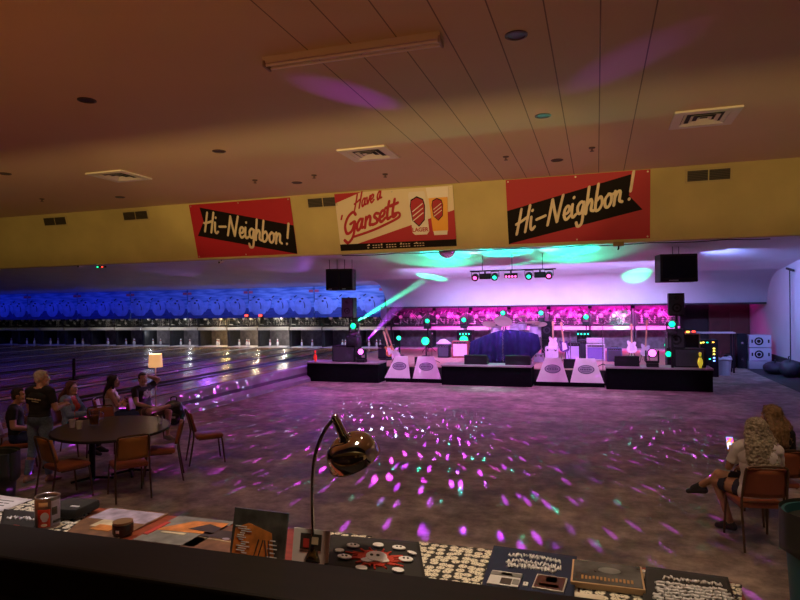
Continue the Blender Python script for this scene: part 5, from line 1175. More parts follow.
SIT = dict(pelvis=(0, 0, .545), chest=(0, -.035, .88), neck=(0, -.035, 1.045), head=(0, .01, 1.185), shL=(-.178, -.035, .985), shR=(.178, -.035, .985), elL=(-.25, .06, .73), elR=(.25, .06, .73), wrL=(-.14, .27, .70), wrR=(.14, .27, .70),
           hipL=(-.095, .02, .545), hipR=(.095, .02, .545), knL=(-.12, .45, .545), knR=(.12, .45, .545), anL=(-.12, .42, .10), anR=(.12, .42, .10), toL=(-.13, .58, .036), toR=(.13, .58, .036))
def J(base, **k): d = dict(base); d.update(k); return d
STAND = dict(pelvis=(0, 0, .95), chest=(0, .01, 1.29), neck=(0, 0, 1.46), head=(0, .045, 1.60), shL=(-.185, 0, 1.40), shR=(.185, 0, 1.40), elL=(-.25, -.02, 1.13), elR=(.25, -.02, 1.13), wrL=(-.26, .08, .90), wrR=(.26, .08, .90),
             hipL=(-.095, 0, .93), hipR=(.095, 0, .93), knL=(-.11, .02, .50), knR=(.11, .02, .50), anL=(-.12, -.03, .09), anR=(.12, -.03, .09), toL=(-.15, .12, .034), toR=(.15, .12, .034))
def face(dx, dy): return math.atan2(-dx, dy)
def seat_back(v): return v
# ---------------------------------------------------------------- chairs
M_VIN = mat('vinyl_orange', (0.46, 0.20, 0.045), 0.45, noise=.10, scale=5); M_VINB = mat('vinyl_rust', (0.30, 0.085, 0.035), 0.45, noise=.10, scale=5); M_LEG = mat('chair_tube', (0.14, 0.085, 0.055), 0.3, metal=.7)
def chair(lab, x, y, rz, vin, seatm, z=0.0):
    t = thing('stacking_chair', lab, 'chair', (x, y, z), rz, 'vinyl stacking chairs')
    MB().box((0, .02, .445), (.42, .42, .06), bev=.022).build('seat', seatm, t)
    MB().grid(lambda u, v: ((u - .5) * .40 * (1 - .06 * v), -.215 - .075 * v + .03 * math.sin(PI * u) * -1 + .02, .545 + .29 * v), 10, 6, .035).build('backrest', vin, t)
    r = .0125
    for s in (-1, 1):
        MB().tube(smooth_path([(s * .215, -.30, .012), (s * .212, -.235, .42), (s * .208, -.235, .56), (s * .195, -.30, .82)], 5), r, n=8).build('rear_leg', M_LEG, t)
        MB().tube(smooth_path([(s * .215, .25, .012), (s * .205, .205, .40), (s * .19, .16, .412), (s * .19, -.15, .412)], 4), r, n=8).build('front_leg', M_LEG, t)
        for y_ in (-.30, .25): pass
    MB().tube(smooth_path([(-.195, -.30, .82), (-.15, -.312, .862), (.15, -.312, .862), (.195, -.30, .82)], 5), r, n=8).build('top_rail', M_LEG, t)
    return t
# ---- chairs round the table and in the hall
chair('yellow-orange vinyl chair with its back to us at the near left of the table', -6.76, 6.40, face(.30, .95), M_VIN, M_VINB)
chair('orange vinyl chair tucked in at the near right of the table, back to us', -6.00, 6.70, face(-.80, .60), M_VIN, M_VINB)
chair('rust vinyl chair seen from the side at the right end of the table', -6.12, 7.50, face(-.80, -.60), M_VINB, M_VINB)
chair('rust vinyl chair standing alone right of the table, turned away from it', -6.10, 8.56, face(.72, .69), M_VINB, M_VINB)
chair('brown vinyl chair under the seated man at the far left', -8.60, 7.22, face(.75, .66), M_VINB, M_VINB)
chair('brown vinyl chair under the woman in the denim jacket', -8.72, 8.36, face(.95, .3), M_VINB, M_VINB)
chair('brown vinyl chair under the woman in the white tank top', -8.62, 9.22, face(.80, .6), M_VINB, M_VINB)
chair('brown vinyl chair under the man with crossed bare legs', -8.22, 9.62, face(1.0, -.05), M_VINB, M_VINB)
chair('empty chair on the far side of the table beside the beer pitcher', -7.85, 8.20, face(.8, -.6), M_VINB, M_VINB)
chair('rust vinyl chair under the woman with grey curly hair at right', 1.52, 7.16, face(-.16, .98), M_VINB, M_VINB)
chair('vinyl chair under the blond woman in black at right', 1.88, 7.98, face(-.15, 1), M_VINB, M_VINB)
# ---- table
t = thing('oval_table', 'dark oval pub table among the seated people', 'table', (-6.93, 7.40, 0), face(-.68, .73))
MB().prism([(.80 * math.cos(2 * PI * k / 64), 1.02 * math.sin(2 * PI * k / 64)) for k in range(64)], .035, Matrix.Translation((0, 0, .715))).build('table_top', mat('table_dark', (0.040, 0.028, 0.020), 0.40, noise=.2, scale=4), t)
MB().tube([(.805 * math.cos(2 * PI * k / 64), 1.025 * math.sin(2 * PI * k / 64), .7325) for k in range(64)], .019, n=8, closed=True).build('edge_band', M_BLKM, t)
for s in (-.33, .33):
    pd = MB().cone((s * .8, s * .3, .03), (s * .8, s * .3, .714), .042, n=16).build('pedestal', M_BLKM, t)
    mb = MB()
    for k in range(4): mb.tube([(s * .8, s * .3, .06), (s * .8 + .28 * math.cos(k * PI / 2), s * .3 + .28 * math.sin(k * PI / 2), .018)], .017, n=8)
    mb.build('foot', M_BLKM, pd)
M_PLAST = mat('cup_white', (0.82, 0.80, 0.84), 0.45)
for (x, y, lab) in ((-7.50, 7.22, 'white plastic cup on the table, nearer the standing man'), (-7.30, 7.16, 'white plastic cup on the table, nearer the beer pitcher')):
    MB().lathe([(0, 0), (.034, 0), (.046, .115), (.049, .12), (.044, .12), (.032, .006), (0, .006)], n=20).build('plastic_cup', M_PLAST, loc=(x, y, .7505), label=lab, cat='cup', group='white plastic cups')
t = thing('beer_pitcher', 'clear pitcher of amber beer on the table', 'pitcher', (-7.36, 7.50, .7505), 1.0)
M_GLS = mat('clear_plastic', (0.9, 0.9, 0.92), 0.08, trans=1.0)
MB().lathe([(0, 0), (.062, 0), (.078, .19), (.082, .215), (.078, .215), (.074, .19), (.058, .008), (0, .008)], n=28).build('jug', M_GLS, t)
MB().lathe([(0, .01), (.056, .01), (.067, .14), (0, .14)], n=28).build('beer', mat('beer_amber', (0.55, 0.16, 0.03), 0.2), t)
MB().tube(smooth_path([(.076, 0, .18), (.125, 0, .165), (.125, 0, .07), (.066, 0, .045)]), .009, n=8).build('handle', M_GLS, t)
MB().lathe([(0, 0), (.032, 0), (.040, .13), (.038, .13), (.030, .006), (0, .006)], n=20).build('clear_cup', M_GLS, loc=(-6.38, 7.78, .7505), label='clear plastic cup at the right end of the table', cat='cup')
# ---- floor lamp with lit shade
y = 10.9; p = gy(155.5, 360, y); zt = gy(155, 354.0, y).z; zb_ = gy(155, 367.0, y).z
t = thing('floor_lamp', 'floor lamp with a glowing cream drum shade behind the seated man', 'floor lamp', (p.x, y, 0))
MB().cone((0, 0, 0), (0, 0, .025), .15, n=24).cone((0, 0, .02), (0, 0, zb_ + .06), .013, n=10).build('stand', mat('lamp_pole', (0.65, 0.55, 0.40), 0.35), t)
MB().lathe([(.145, zb_), (.130, zt), (.126, zt), (.141, zb_)], n=32).build('lamp_shade', mat('shade_lit', (0.8, 0.62, 0.42), 0.8, emit=(1.0, 0.50, 0.20), strength=.62), t)
MB().ball((0, 0, zb_ + .12), .035, n=12).build('bulb', mat('bulb_lit', (1, .9, .7), 0.3, emit=(1, 0.75, 0.4), strength=6), t)
lp = point('floor_lamp_light', (p.x, y, zt + .02), (1, .62, .30), 7, .04)
# ---- black bag beside the seated man
p = gz(174, 425, 0)
t = thing('backpack', 'black backpack on the floor right of the man with crossed legs', 'bag', (p.x, p.y, 0), .4)
MB().ball((0, 0, .27), 1.0, (.24, .17, .268), n=24).build('body', mat('bag_black', (0.015, 0.015, 0.018), 0.6, noise=.3, scale=12), t)
MB().ball((0, -.14, .18), 1.0, (.16, .07, .12), n=18).build('pocket', mat('bag_black', (0.015, 0.015, 0.018), 0.6), t)
MB().tube(smooth_path([(-.06, 0, .52), (-.05, 0, .60), (.05, 0, .60), (.06, 0, .52)]), .012, n=8).build('handle', M_BLKM, t)
MB().box((.05, -.214, .2), (.07, .012, .04), bev=.004).build('badge', M_PALE, t)
# ---- people
def chest_art(t, P, items, m, y):
    mb = MB()
    for (x, z, r, s) in items: mb.ball((x, y, z), r, (s, .12, 1), n=10)
    mb.build('shirt_print', m, t)
person('seated man in a black tee at the far left, fist raised to chest', (-8.60, 7.24, 0), face(.75, .66),
       J(SIT, elR=(.25, -.02, .74), wrR=(.08, .22, .66), elL=(-.22, .06, .74), wrL=(-.05, .26, .95), hdL=(.3, .3, .9), head=(.01, .03, 1.185)),
       [('tee_shirt', C_BLK, tee(.6), .012), ('trousers', C_NAVY, trousers(), .012), ('shoe', C_SHOE, shoes, .006)], short_hair(H_DARK, .97), M_SKIN2, headyaw=-.1, curls=(1.0, .5))
t, P = person('standing man with grey hair, black tee and jeans, seen from behind', (-7.78, 6.92, 0), face(-.1, 1),
       J(STAND, elR=(.27, .02, 1.14), wrR=(.20, .27, 1.16), elL=(-.25, .06, 1.13), wrL=(.03, .33, 1.15), hdR=(-.3, .9, .15), hdL=(.6, .75, .1), pelvis=(0, -.02, .96), anL=(-.16, -.10, .09), toL=(-.19, .05, .034), knL=(-.13, .0, .5), anR=(.14, .02, .09), toR=(.2, .16, .034)),
       [('tee_shirt', C_BLK, tee(.66), .013), ('jeans', C_JEAN, trousers(.86), .013), ('sandals', C_SAND, lambda tag, t, c, P: tag == 'foot' and c[2] < .045, .007)], short_hair(H_GREY, 1.0), M_SKIN, sc=.94, headyaw=-.85)
mb = MB()
for k in range(9): mb.box((-.115 + k * .029, -.128, 1.315 - k * .003), (.022, .008, .018 + .006 * (k % 2)))
for k in range(5): mb.box((-.02 + k * .024, -.130, 1.272 - k * .003), (.018, .008, .012))
mb.build('shirt_lettering', mat('print_olive', (0.50, 0.50, 0.30), 0.7), t, smooth=False)
hd_w = t.matrix_world if False else None
pw = Vector((-7.78, 6.92, 0)) + rotz((.13, .40, 1.17), face(-.1, 1)) * .94
MB().lathe([(0, 0), (.032, 0), (.042, .10), (.044, .105), (.040, .105), (.030, .006), (0, .006)], n=18).build('plastic_cup', mat('cup_pink', (0.6, 0.35, 0.55), 0.4), loc=(pw.x, pw.y, pw.z - .05), label='pinkish plastic cup held by the standing man', cat='cup')
def jacket(tag, t, c, P): return sleeves(tag, t, c, P) and not (tag == 'torso' and abs(c[0]) < .085 and c[1] > P['chest'].y + .05)
person('long-haired woman in an orange top and light denim jacket at the table', (-8.72, 8.38, 0), face(.95, .3),
       J(SIT, elR=(.24, .10, .74), wrR=(.12, .34, .76), elL=(-.24, .10, .74), wrL=(-.12, .34, .76)),
       [('top', C_ORG, tee(.2), .010), ('denim_jacket', C_JACK, jacket, .020), ('trousers', C_SKRT, trousers(), .012), ('shoe', C_SHOE, shoes, .006)], long_hair(H_BRN, .34, .10), M_SKIN, sc=.97, female=True, headyaw=-.25)
person('woman with long dark hair in a white tank top and blue jeans, arms crossed', (-8.62, 9.24, 0), face(.80, .6),
       J(SIT, elR=(.25, .10, .76), wrR=(-.02, .17, .80), elL=(-.25, .08, .74), wrL=(.04, .20, .77), hdR=(-.9, .1, .1), hdL=(.9, .1, .1), chest=(0, -.03, .88)),
       [('tank_top', C_WHT, tank, .011), ('jeans', C_NAVY, trousers(), .012), ('shoe', C_SHOE, shoes, .006)], long_hair(H_DARK, .40, .06, noise=.02), M_SKIN, sc=.98, female=True, headyaw=-.05)
t, P = person('man in a black printed tee, bare legs crossed, arm behind his head', (-8.22, 9.62, 0), face(1.0, -.05),
       J(SIT, chest=(0, -.08, .87), neck=(0, -.09, 1.035), head=(.0, -.05, 1.17), shL=(-.185, -.09, .99), shR=(.18, -.08, .97), elL=(-.40, -.04, 1.12), wrL=(-.15, -.10, 1.22), hdL=(.9, -.2, .1), elR=(.27, .05, .75), wrR=(.16, .28, .68),
         knR=(.30, .40, .63), anR=(-.14, .47, .665), toR=(-.30, .55, .69), knL=(-.13, .45, .545)),
       [('tee_shirt', C_BLK, tee(.6), .012), ('shorts', C_KHA, shorts(.8), .014), ('shoe', C_SOLE, shoes, .007)], short_hair(H_DARK, .96), M_SKIN, headyaw=-.35)
chest_art(t, P, ((-.06, .90, .05, 1), (.05, .91, .045, 1), (0, .86, .05, 1.1), (-.09, .84, .03, 1), (.09, .85, .03, 1), (0, .95, .03, 1)), mat('print_pale', (0.6, 0.56, 0.6), 0.7), P['chest'].y + .128)
t, P = person('woman with long grey curly hair in a white tee looking at her phone', (1.55, 7.20, 0), .28,
       J(SIT, shL=(-.155, .05, .985), shR=(.155, -.10, .985), chest=(0, -.04, .88), neck=(0, -.04, 1.04), head=(0.0, .0, 1.18), elL=(-.22, .14, .76), wrL=(-.06, .33, .85), hdL=(.1, .6, .7), elR=(.24, .0, .75), wrR=(.02, .22, .72),
         knL=(-.26, .36, .55), anL=(-.13, .30, .10), toL=(-.22, .42, .036), knR=(-.24, .32, .63), anR=(-.36, .50, .46), toR=(-.47, .58, .37)),
       [('white_tee', C_WHT, tee(.7), .020), ('skirt', C_SKRT, shorts(.55), .014), ('shoe', C_SHOE, shoes, .006)], long_hair(H_CURL, .38, .105, noise=.05, nscale=.02, curly=True, volume=1.05), M_SKIN2, sc=.98, female=True, headyaw=.0, headpitch=-.22)
ph = Vector((1.55, 7.20, 0)) + rotz((-.06, .42, .95), .28) * .98
t = thing('smartphone', 'lit smartphone held by the woman with grey curly hair', 'phone', ph, rot=(-.45, 0, .1))
MB().box((0, .006, 0), (.078, .009, .155), bev=.004).build('case', M_CAB, t)
def screen():
    m = bpy.data.materials.new('screen_lit'); m.use_nodes = True; nt = m.node_tree; b = nt.nodes['Principled BSDF']; tc = nt.nodes.new('ShaderNodeTexCoord'); v = nt.nodes.new('ShaderNodeTexVoronoi'); v.inputs['Scale'].default_value = 28
    nt.links.new(tc.outputs['Object'], v.inputs['Vector']); cr = nt.nodes.new('ShaderNodeValToRGB'); cr.color_ramp.interpolation = 'CONSTANT'
    for p_, c_ in ((.3, (.15, .35, 1, 1)), (.5, (1, .08, .5, 1)), (.72, (1, .7, .7, 1))): e = cr.color_ramp.elements.new(p_); e.color = c_
    cr.color_ramp.elements[0].color = (1, .3, .1, 1); sp = nt.nodes.new('ShaderNodeSeparateColor'); nt.links.new(v.outputs['Color'], sp.inputs[0]); nt.links.new(sp.outputs[0], cr.inputs[0])
    b.inputs['Base Color'].default_value = (0, 0, 0, 1); nt.links.new(cr.outputs[0], b.inputs['Emission Color']); b.inputs['Emission Strength'].default_value = 1.6; return m
MB().box((0, .0, 0), (.070, .004, .145)).build('screen', screen(), t, smooth=False)
person('blond woman in a black long-sleeved top seated behind the grey-haired woman', (1.88, 8.0, 0), face(-.25, .97),
       J(SIT, elL=(-.25, .08, .74), wrL=(-.16, .30, .80)),
       [('black_top', C_BLK, sleeves, .015), ('trousers', C_SKRT, trousers(), .012), ('shoe', C_SHOE, shoes, .006)], long_hair(H_BLND, .32, .12, noise=.03, volume=1.1), M_SKIN, sc=.99, female=True, headyaw=.5)
# ---- waste bins with liners
def bin_(lab, x, y, h, r, body, liner):
    t = thing('waste_bin', lab, 'waste bin', (x, y, 0))
    MB().lathe([(0, 0), (r * .82, 0), (r * .84, .03), (r * .98, h - .04), (r * 1.03, h - .03), (r * 1.03, h), (r * .96, h), (r * .80, .04), (0, .03)], n=36).build('barrel', body, t)
    MB().lathe([(0, h - .10), (r * .94, h - .06), (r * .94, h - .12), (0, h - .14)], n=28).build('contents', liner, t)
    MB().grid(lambda u, v: ((r * (.90 + .16 * math.sin(min(v, .5) * PI)) + .004) * math.cos(2 * PI * u) * (1 if v < .5 else 1.0 + .012 * math.sin(u * 60)), (r * (.90 + .16 * math.sin(min(v, .5) * PI)) + .004) * math.sin(2 * PI * u), (h - .15 + .34 * v if v < .5 else h + .02 - (v - .5) * .62 - .03 * math.sin(u * 2 * PI * 5) * (v - .5))), 60, 10, .004).build('liner', liner, t)
    return t
bin_('teal waste bin with a dark liner at the right edge of the floor', 1.63, 5.35, .90, .30, mat('bin_teal', (0.025, 0.13, 0.16), 0.5), mat('liner_dark', (0.035, 0.04, 0.032), 0.4))
t = bin_('dark waste bin with liner at the left edge near the chairs', -6.72, 5.30, .85, .28, mat('bin_green', (0.035, 0.05, 0.04), 0.5), mat('liner_green', (0.03, 0.045, 0.04), 0.4))
# ================================================================ merchandise table in front of the picture
ZT = 1.35
M_TTOP = mat('table_redbrown', (0.26, 0.05, 0.022), 0.45, noise=.25, scale=5, stretch=(1, 6, 1))
t = thing('merchandise_table', 'long red-brown merchandise table behind the dark counter', 'table', (-1.8, 2.53, 0.6))
def rr(x0, x1, y0, y1, r, n=8):
    out = []
    for (cx, cy, a0) in ((x1 - r, y0 + r, -PI / 2), (x1 - r, y1 - r, 0), (x0 + r, y1 - r, PI / 2), (x0 + r, y0 + r, PI)):
        for k in range(n + 1): a = a0 + k * PI / 2 / n; out.append((cx + r * math.cos(a), cy + r * math.sin(a)))
    return out
MB().prism(rr(-2.4, 2.33, -.30, .335, .12), .035, Matrix.Translation((0, 0, .713))).build('table_top', M_TTOP, t)
for sx in (-2.2, 2.1):
    for sy in (-.22, .25): MB().cone((sx, sy, .001), (sx, sy, .714), .02, n=10).build('leg', M_BLKM, t)
def skull_mat():
    m = bpy.data.materials.new('skull_print'); m.use_nodes = True; nt = m.node_tree; b = nt.nodes['Principled BSDF']; b.inputs['Roughness'].default_value = .8
    tc = nt.nodes.new('ShaderNodeTexCoord'); mp = nt.nodes.new('ShaderNodeMapping'); mp.inputs['Scale'].default_value = (23, 25, 1); nt.links.new(tc.outputs['Object'], mp.inputs[0])
    v = nt.nodes.new('ShaderNodeTexVoronoi'); v.voronoi_dimensions = '2D'; v.inputs['Randomness'].default_value = .55; v.inputs['Scale'].default_value = 1.0; nt.links.new(mp.outputs[0], v.inputs['Vector'])
    v2 = nt.nodes.new('ShaderNodeTexVoronoi'); v2.voronoi_dimensions = '2D'; v2.inputs['Scale'].default_value = 3.4; nt.links.new(mp.outputs[0], v2.inputs['Vector'])
    c1 = nt.nodes.new('ShaderNodeValToRGB'); c1.color_ramp.elements[0].position = .40; c1.color_ramp.elements[0].color = (.80, .74, .60, 1); c1.color_ramp.elements[1].position = .50; c1.color_ramp.elements[1].color = (.02, .018, .016, 1)
    nt.links.new(v.outputs['Distance'], c1.inputs[0])
    c2 = nt.nodes.new('ShaderNodeValToRGB'); c2.color_ramp.elements[0].position = .16; c2.color_ramp.elements[0].color = (.10, .08, .06, 1); c2.color_ramp.elements[1].position = .26; c2.color_ramp.elements[1].color = (1, 1, 1, 1)
    nt.links.new(v2.outputs['Distance'], c2.inputs[0])
    mx = nt.nodes.new('ShaderNodeMix'); mx.data_type = 'RGBA'; mx.blend_type = 'MULTIPLY'; mx.inputs[0].default_value = 1; nt.links.new(c1.outputs[0], mx.inputs[6]); nt.links.new(c2.outputs[0], mx.inputs[7]); nt.links.new(mx.outputs[2], b.inputs['Base Color']); return m
M_SKULL = skull_mat()
def cloth(name, lab, cat, quadpx, m, h=.006, nu=16, nv=10, z=ZT, wave=.003, corner=None):
    P4 = [gz(px, py, z) for px, py in quadpx]     # far-left, far-right, near-right, near-left
    c = sum(P4, Vector()) / 4
    t = thing(name, lab, cat, (c.x, c.y, z))
    def fn(u, v):
        p = (P4[3].lerp(P4[2], u)).lerp(P4[0].lerp(P4[1], u), v) - c
        return (p.x, p.y, h * .5 + .001 + h * .5 * min(1, 8 * min(u, 1 - u, v, 1 - v) + .2) + wave * math.sin(u * 13 + v * 5) * math.sin(v * 9 + 1) * min(1, 6 * min(u, 1 - u, v, 1 - v)))
    o = MB().grid(fn, nu, nv, .003).build('fabric', m, t)
    def q(u, v, dz=.006): p = fn(u, v); return Vector((p[0], p[1], p[2] + dz))
    return t, q
# patterned skull cloths
cloth('patterned_cloth', 'black and cream skull-print cloth in the middle of the merchandise table', 'cloth', [(419, 542.5), (578, 560), (578, 615), (424, 606)], M_SKULL, .004, 24, 12)
cloth('patterned_cloth', 'black and cream skull-print cloth at the right end of the merchandise table', 'cloth', [(580, 560.5), (742, 586), (742, 640), (580, 625)], M_SKULL, .004, 24, 12)
cloth('patterned_cloth', 'skull-print cloth at the left end of the merchandise table under the black shirts', 'cloth', [(0, 496), (97, 507.5), (58, 540), (-40, 540)], M_SKULL, .004, 24, 12)
cloth('patterned_cloth', 'strip of skull-print cloth showing behind the white card', 'cloth', [(296, 528), (372, 537), (340, 560), (292, 556)], M_SKULL, .004, 16, 8)
# tee shirts
M_TEEB = mat('merch_black', (0.022, 0.020, 0.020), .85, noise=.15, scale=20); M_TEEN = mat('merch_navy', (0.012, 0.018, 0.055), .85, noise=.15, scale=20); M_PW = mat('print_white', (.78, .76, .78), .7); M_PR = mat('print_red', (.62, .045, .02), .7)
def tee_shirt(lab, quad, m): return cloth('folded_tee_shirt', lab, 'T-shirt', quad, m, .016, 20, 14, ZT + .008, .002)
def blob(q, items, m, par, name):
    mb = MB()
    for (u, v, ru, rv) in items:
        c = q(u, v); a = q(u + ru, v) - c; b = q(u, v + rv) - c
        ring = [c + a * math.cos(2 * PI * k / 14) + b * math.sin(2 * PI * k / 14) for k in range(14)]
        lo = [mb.bm.verts.new(p - Vector((0, 0, .003))) for p in ring]; hi = [mb.bm.verts.new(p + Vector((0, 0, .0012))) for p in ring]
        mb.bm.faces.new(hi); mb.bm.faces.new(lo[::-1])
        for k in range(14): mb.bm.faces.new((lo[k], lo[(k + 1) % 14], hi[(k + 1) % 14], hi[k]))
    return mb.build(name, m, par, smooth=False)
def strokes(q, lines, pen, m, par, name):
    mb = MB()
    for ln in lines: mb.tube([q(u, v, .004) for u, v in ln], pen, n=6)
    return mb.build(name, m, par)
t, q = tee_shirt('black folded tee shirt with red and white skull graphic beside the chrome lamp', [(330, 537), (419, 544.5), (429, 600), (320, 592)], M_TEEB)
rays = []
for k in range(26):
    a = 2 * PI * k / 26; rays.append([(.52 + .14 * math.cos(a), .55 + .10 * math.sin(a)), (.52 + (.24 + .05 * (k % 3)) * math.cos(a + .1), .55 + (.15 + .05 * (k % 2)) * math.sin(a + .1))])
strokes(q, rays, .0045, M_PR, t, 'red_rays')
blob(q, [(.52 + .12 * math.cos(a), .55 + .09 * math.sin(a), .07, .06) for a in (0, 1, 2, 3, 4, 5)] + [(.52, .55, .17, .12)], M_PR, t, 'red_burst')
for it in [(.53, .56, .11, .10), (.46, .50, .05, .05), (.60, .50, .05, .05), (.20, .50, .075, .045), (.83, .55, .075, .045), (.28, .73, .07, .04), (.77, .76, .07, .04), (.55, .80, .06, .04), (.38, .33, .06, .04), (.74, .33, .06, .04), (.14, .62, .05, .035), (.90, .68, .05, .03), (.60, .48, .06, .035), (.43, .48, .06, .035)]:
    w = blob(lambda u, v: q(u, v) + Vector((0, 0, .006)), [it], M_PW, t, 'skull')
blob(lambda u, v: q(u, v) + Vector((0, 0, .0075)), [(.50 + d, .57, .018, .02) for d in (-.02, .045)] + [(c + d, v, .012, .012) for c, v in ((.20, .51), (.83, .56), (.28, .74), (.77, .77)) for d in (-.02, .02)], M_TEEB, t, 'eye_holes')
def scribble(q, u0, u1, v0, v1, rows, n, pen, m, par, name, seed, wav=.4, arc=.0):
    rnd = random.Random(seed); L = []
    for r in range(rows):
        vb = v0 + (v1 - v0) * (r + .5) / rows; hh = (v1 - v0) / rows * wav; x = u0 + rnd.uniform(0, .05) * (u1 - u0)
        while x < u1 - .02:
            wd = (u1 - u0) / n * rnd.uniform(.7, 1.3); ln = []
            for k in range(5): ln.append((x + wd * k / 4 * .85, vb + arc * math.sin(PI * (x - u0) / (u1 - u0)) + hh * rnd.uniform(-1, 1)))
            L.append(ln); x += wd
    return strokes(q, L, pen, m, par, name)
t, q = tee_shirt('navy folded tee shirt with white lettering in the middle of the table', [(494, 548), (577, 559), (573, 616), (478, 600)], M_TEEN)
scribble(q, .20, .84, .60, .84, 2, 18, .0034, M_PW, t, 'white_lettering', 4, .36, .05); scribble(q, .22, .78, .52, .66, 1, 12, .0052, M_PW, t, 'white_lettering', 9, .35, .03)
t, q = tee_shirt('black folded tee shirt with large white print at the right end of the table', [(646, 569), (728, 580), (745, 640), (640, 628)], M_TEEB)
scribble(q, .18, .92, .72, .84, 1, 18, .0034, M_PW, t, 'white_lettering', 2, .3); scribble(q, .12, .95, .25, .70, 8, 8, .0068, M_PW, t, 'white_print', 3, .3)
t, q = tee_shirt('black folded tee shirt with red print at the left end of the table', [(4, 511), (36, 514), (34, 548), (-6, 548)], M_TEEB)
blob(q, [(.4, .35, .3, .14), (.75, .28, .2, .12)], M_PR, t, 'red_print'); scribble(q, .15, .9, .6, .8, 1, 5, .006, M_PW, t, 'white_lettering', 6, .3)
# ---- flat sleeves
def sleeve(lab, px, py, size, rz, base, patches, z=ZT + .0, frame=None, cat='record sleeve', name='record_sleeve', h=.004, asp=1.0):
    c = gz(px, py, z); t = thing(name, lab, cat, (c.x, c.y, z + .0005), rz)
    MB().box((0, 0, h / 2), (size, size * asp, h), bev=.001).build('board', base, t, smooth=False)
    for i, (nm, m, poly) in enumerate(patches):
        MB().prism([(x * size, y * size * asp) for x, y in poly], .0012 + .0006 * i, Matrix.Translation((0, 0, h))).build(nm, m, t, smooth=False)
    if frame:
        mb = MB(); s = size / 2
        for k, (cx, cy, dx, dy) in enumerate(((0, s * asp, size, .008), (0, -s * asp, size, .008), (s, 0, .008, size * asp), (-s, 0, .008, size * asp))): mb.box((cx, cy, h / 2 + .001), (dx, dy, h + .004))
        mb.build('border', frame, t, smooth=False)
    return t
A_OR = mat('art_orange', (.62, .22, .05), .45, noise=.4, scale=14); A_LAV = mat('art_lavender', (.40, .34, .46), .45, noise=.5, scale=12); A_DRK = mat('art_dark', (.05, .04, .035), .45, noise=.4, scale=12); A_BRN = mat('art_brown', (.20, .10, .055), .45, noise=.5, scale=12); A_RED = mat('art_red', (.50, .05, .04), .45); A_CRM = mat('art_cream', (.62, .52, .36), .45, noise=.3, scale=12); A_GRY = mat('art_grey', (.20, .20, .19), .45, noise=.4, scale=12)
sq = lambda x0, x1, y0, y1: [(x0, y0), (x1, y0), (x1, y1), (x0, y1)]
sleeve('record sleeve with pale lavender and orange art lying leftmost on the red table', 113, 523, .40, 0, A_BRN, [('picture', A_LAV, sq(-.47, .47, .05, .47)), ('picture_low', A_CRM, sq(-.2, .3, -.2, .05)), ('picture_patch', A_OR, sq(-.1, .2, -.3, -.12))])
sleeve('record sleeve with orange landscape art lying second from the left', 186, 531, .36, 0, A_GRY, [('picture', A_OR, [(-.48, -.1), (-.1, .35), (.45, .40), (.47, -.05)]), ('dark_hill', A_DRK, [(.0, .05), (.2, .3), (.46, .2), (.46, .0)]), ('caption', A_CRM, sq(-.3, .1, -.18, -.12)), ('red_corner', A_RED, sq(-.5, -.42, -.3, .2))])
sleeve('dark brown record sleeve partly behind the standing orange sleeve', 226, 540, .33, 0, A_BRN, [('picture', A_DRK, sq(-.48, .3, .0, .30)), ('edge_line', A_CRM, [(-.45, -.05), (.4, -.12), (.4, -.1), (-.45, -.03)]), ('badge', A_LAV, ell(.06, .04, 14))])
# standing sleeve
c = gz(264, 552, ZT); a0 = gz(232, 552, ZT); a1 = gz(289, 556, ZT); W = .315
yb = 2.44; xl = gy(230, 510, yb).x; xr = gy(285, 510, yb).x; W = xr - xl; HH = (gy(258, 508.5, yb + .05).z - ZT) / math.cos(.22)
t = thing('record_sleeve', 'record sleeve with orange tent-like art standing upright on the table', 'record sleeve', ((xl + xr) / 2, yb - .02, ZT + .001), rot=(-.22, 0, -.04))
MB().box((0, .006, HH * .5), (W, .012, HH), bev=.001).build('board', mat('art_charcoal', (.075, .075, .07), .45, noise=.6, scale=14), t, smooth=False)
MB().prism([(-.46 * W, .02), (.34 * W, .02), (.24 * W, .60 * HH), (-.20 * W, .74 * HH), (-.44 * W, .62 * HH)], .0015, xz(0, 0, -.0015)).build('orange_shape', A_OR, t, smooth=False)
mb = MB()
for x0, x1 in ((.02, -.06), (.10, .02), (.13, .22), (.20, .26)): mb.tube([(x0 * W, -.003, .46 * HH), (x1 * W, -.003, .04 * HH)], .0028, n=5)
mb.build('dark_sticks', A_DRK, t)
mb = MB(); rnd = random.Random(1)
for k in range(15): z = (.10 + .040 * k) * HH; x0 = (-.42 + rnd.uniform(0, .12)) * W; mb.box((x0 + .1 * W * rnd.uniform(.5, 1.3), -.003, z), (W * rnd.uniform(.08, .26), .002, .004))
for k in range(6): z = (.08 + .06 * k) * W; mb.box((.28 * W, -.003, z), (W * rnd.uniform(.05, .2), .002, .004))
mb.box((.42 * W, -.003, .05 * W), (.06 * W, .002, .035 * W))
mb.build('white_strokes', M_PW, t, smooth=False)
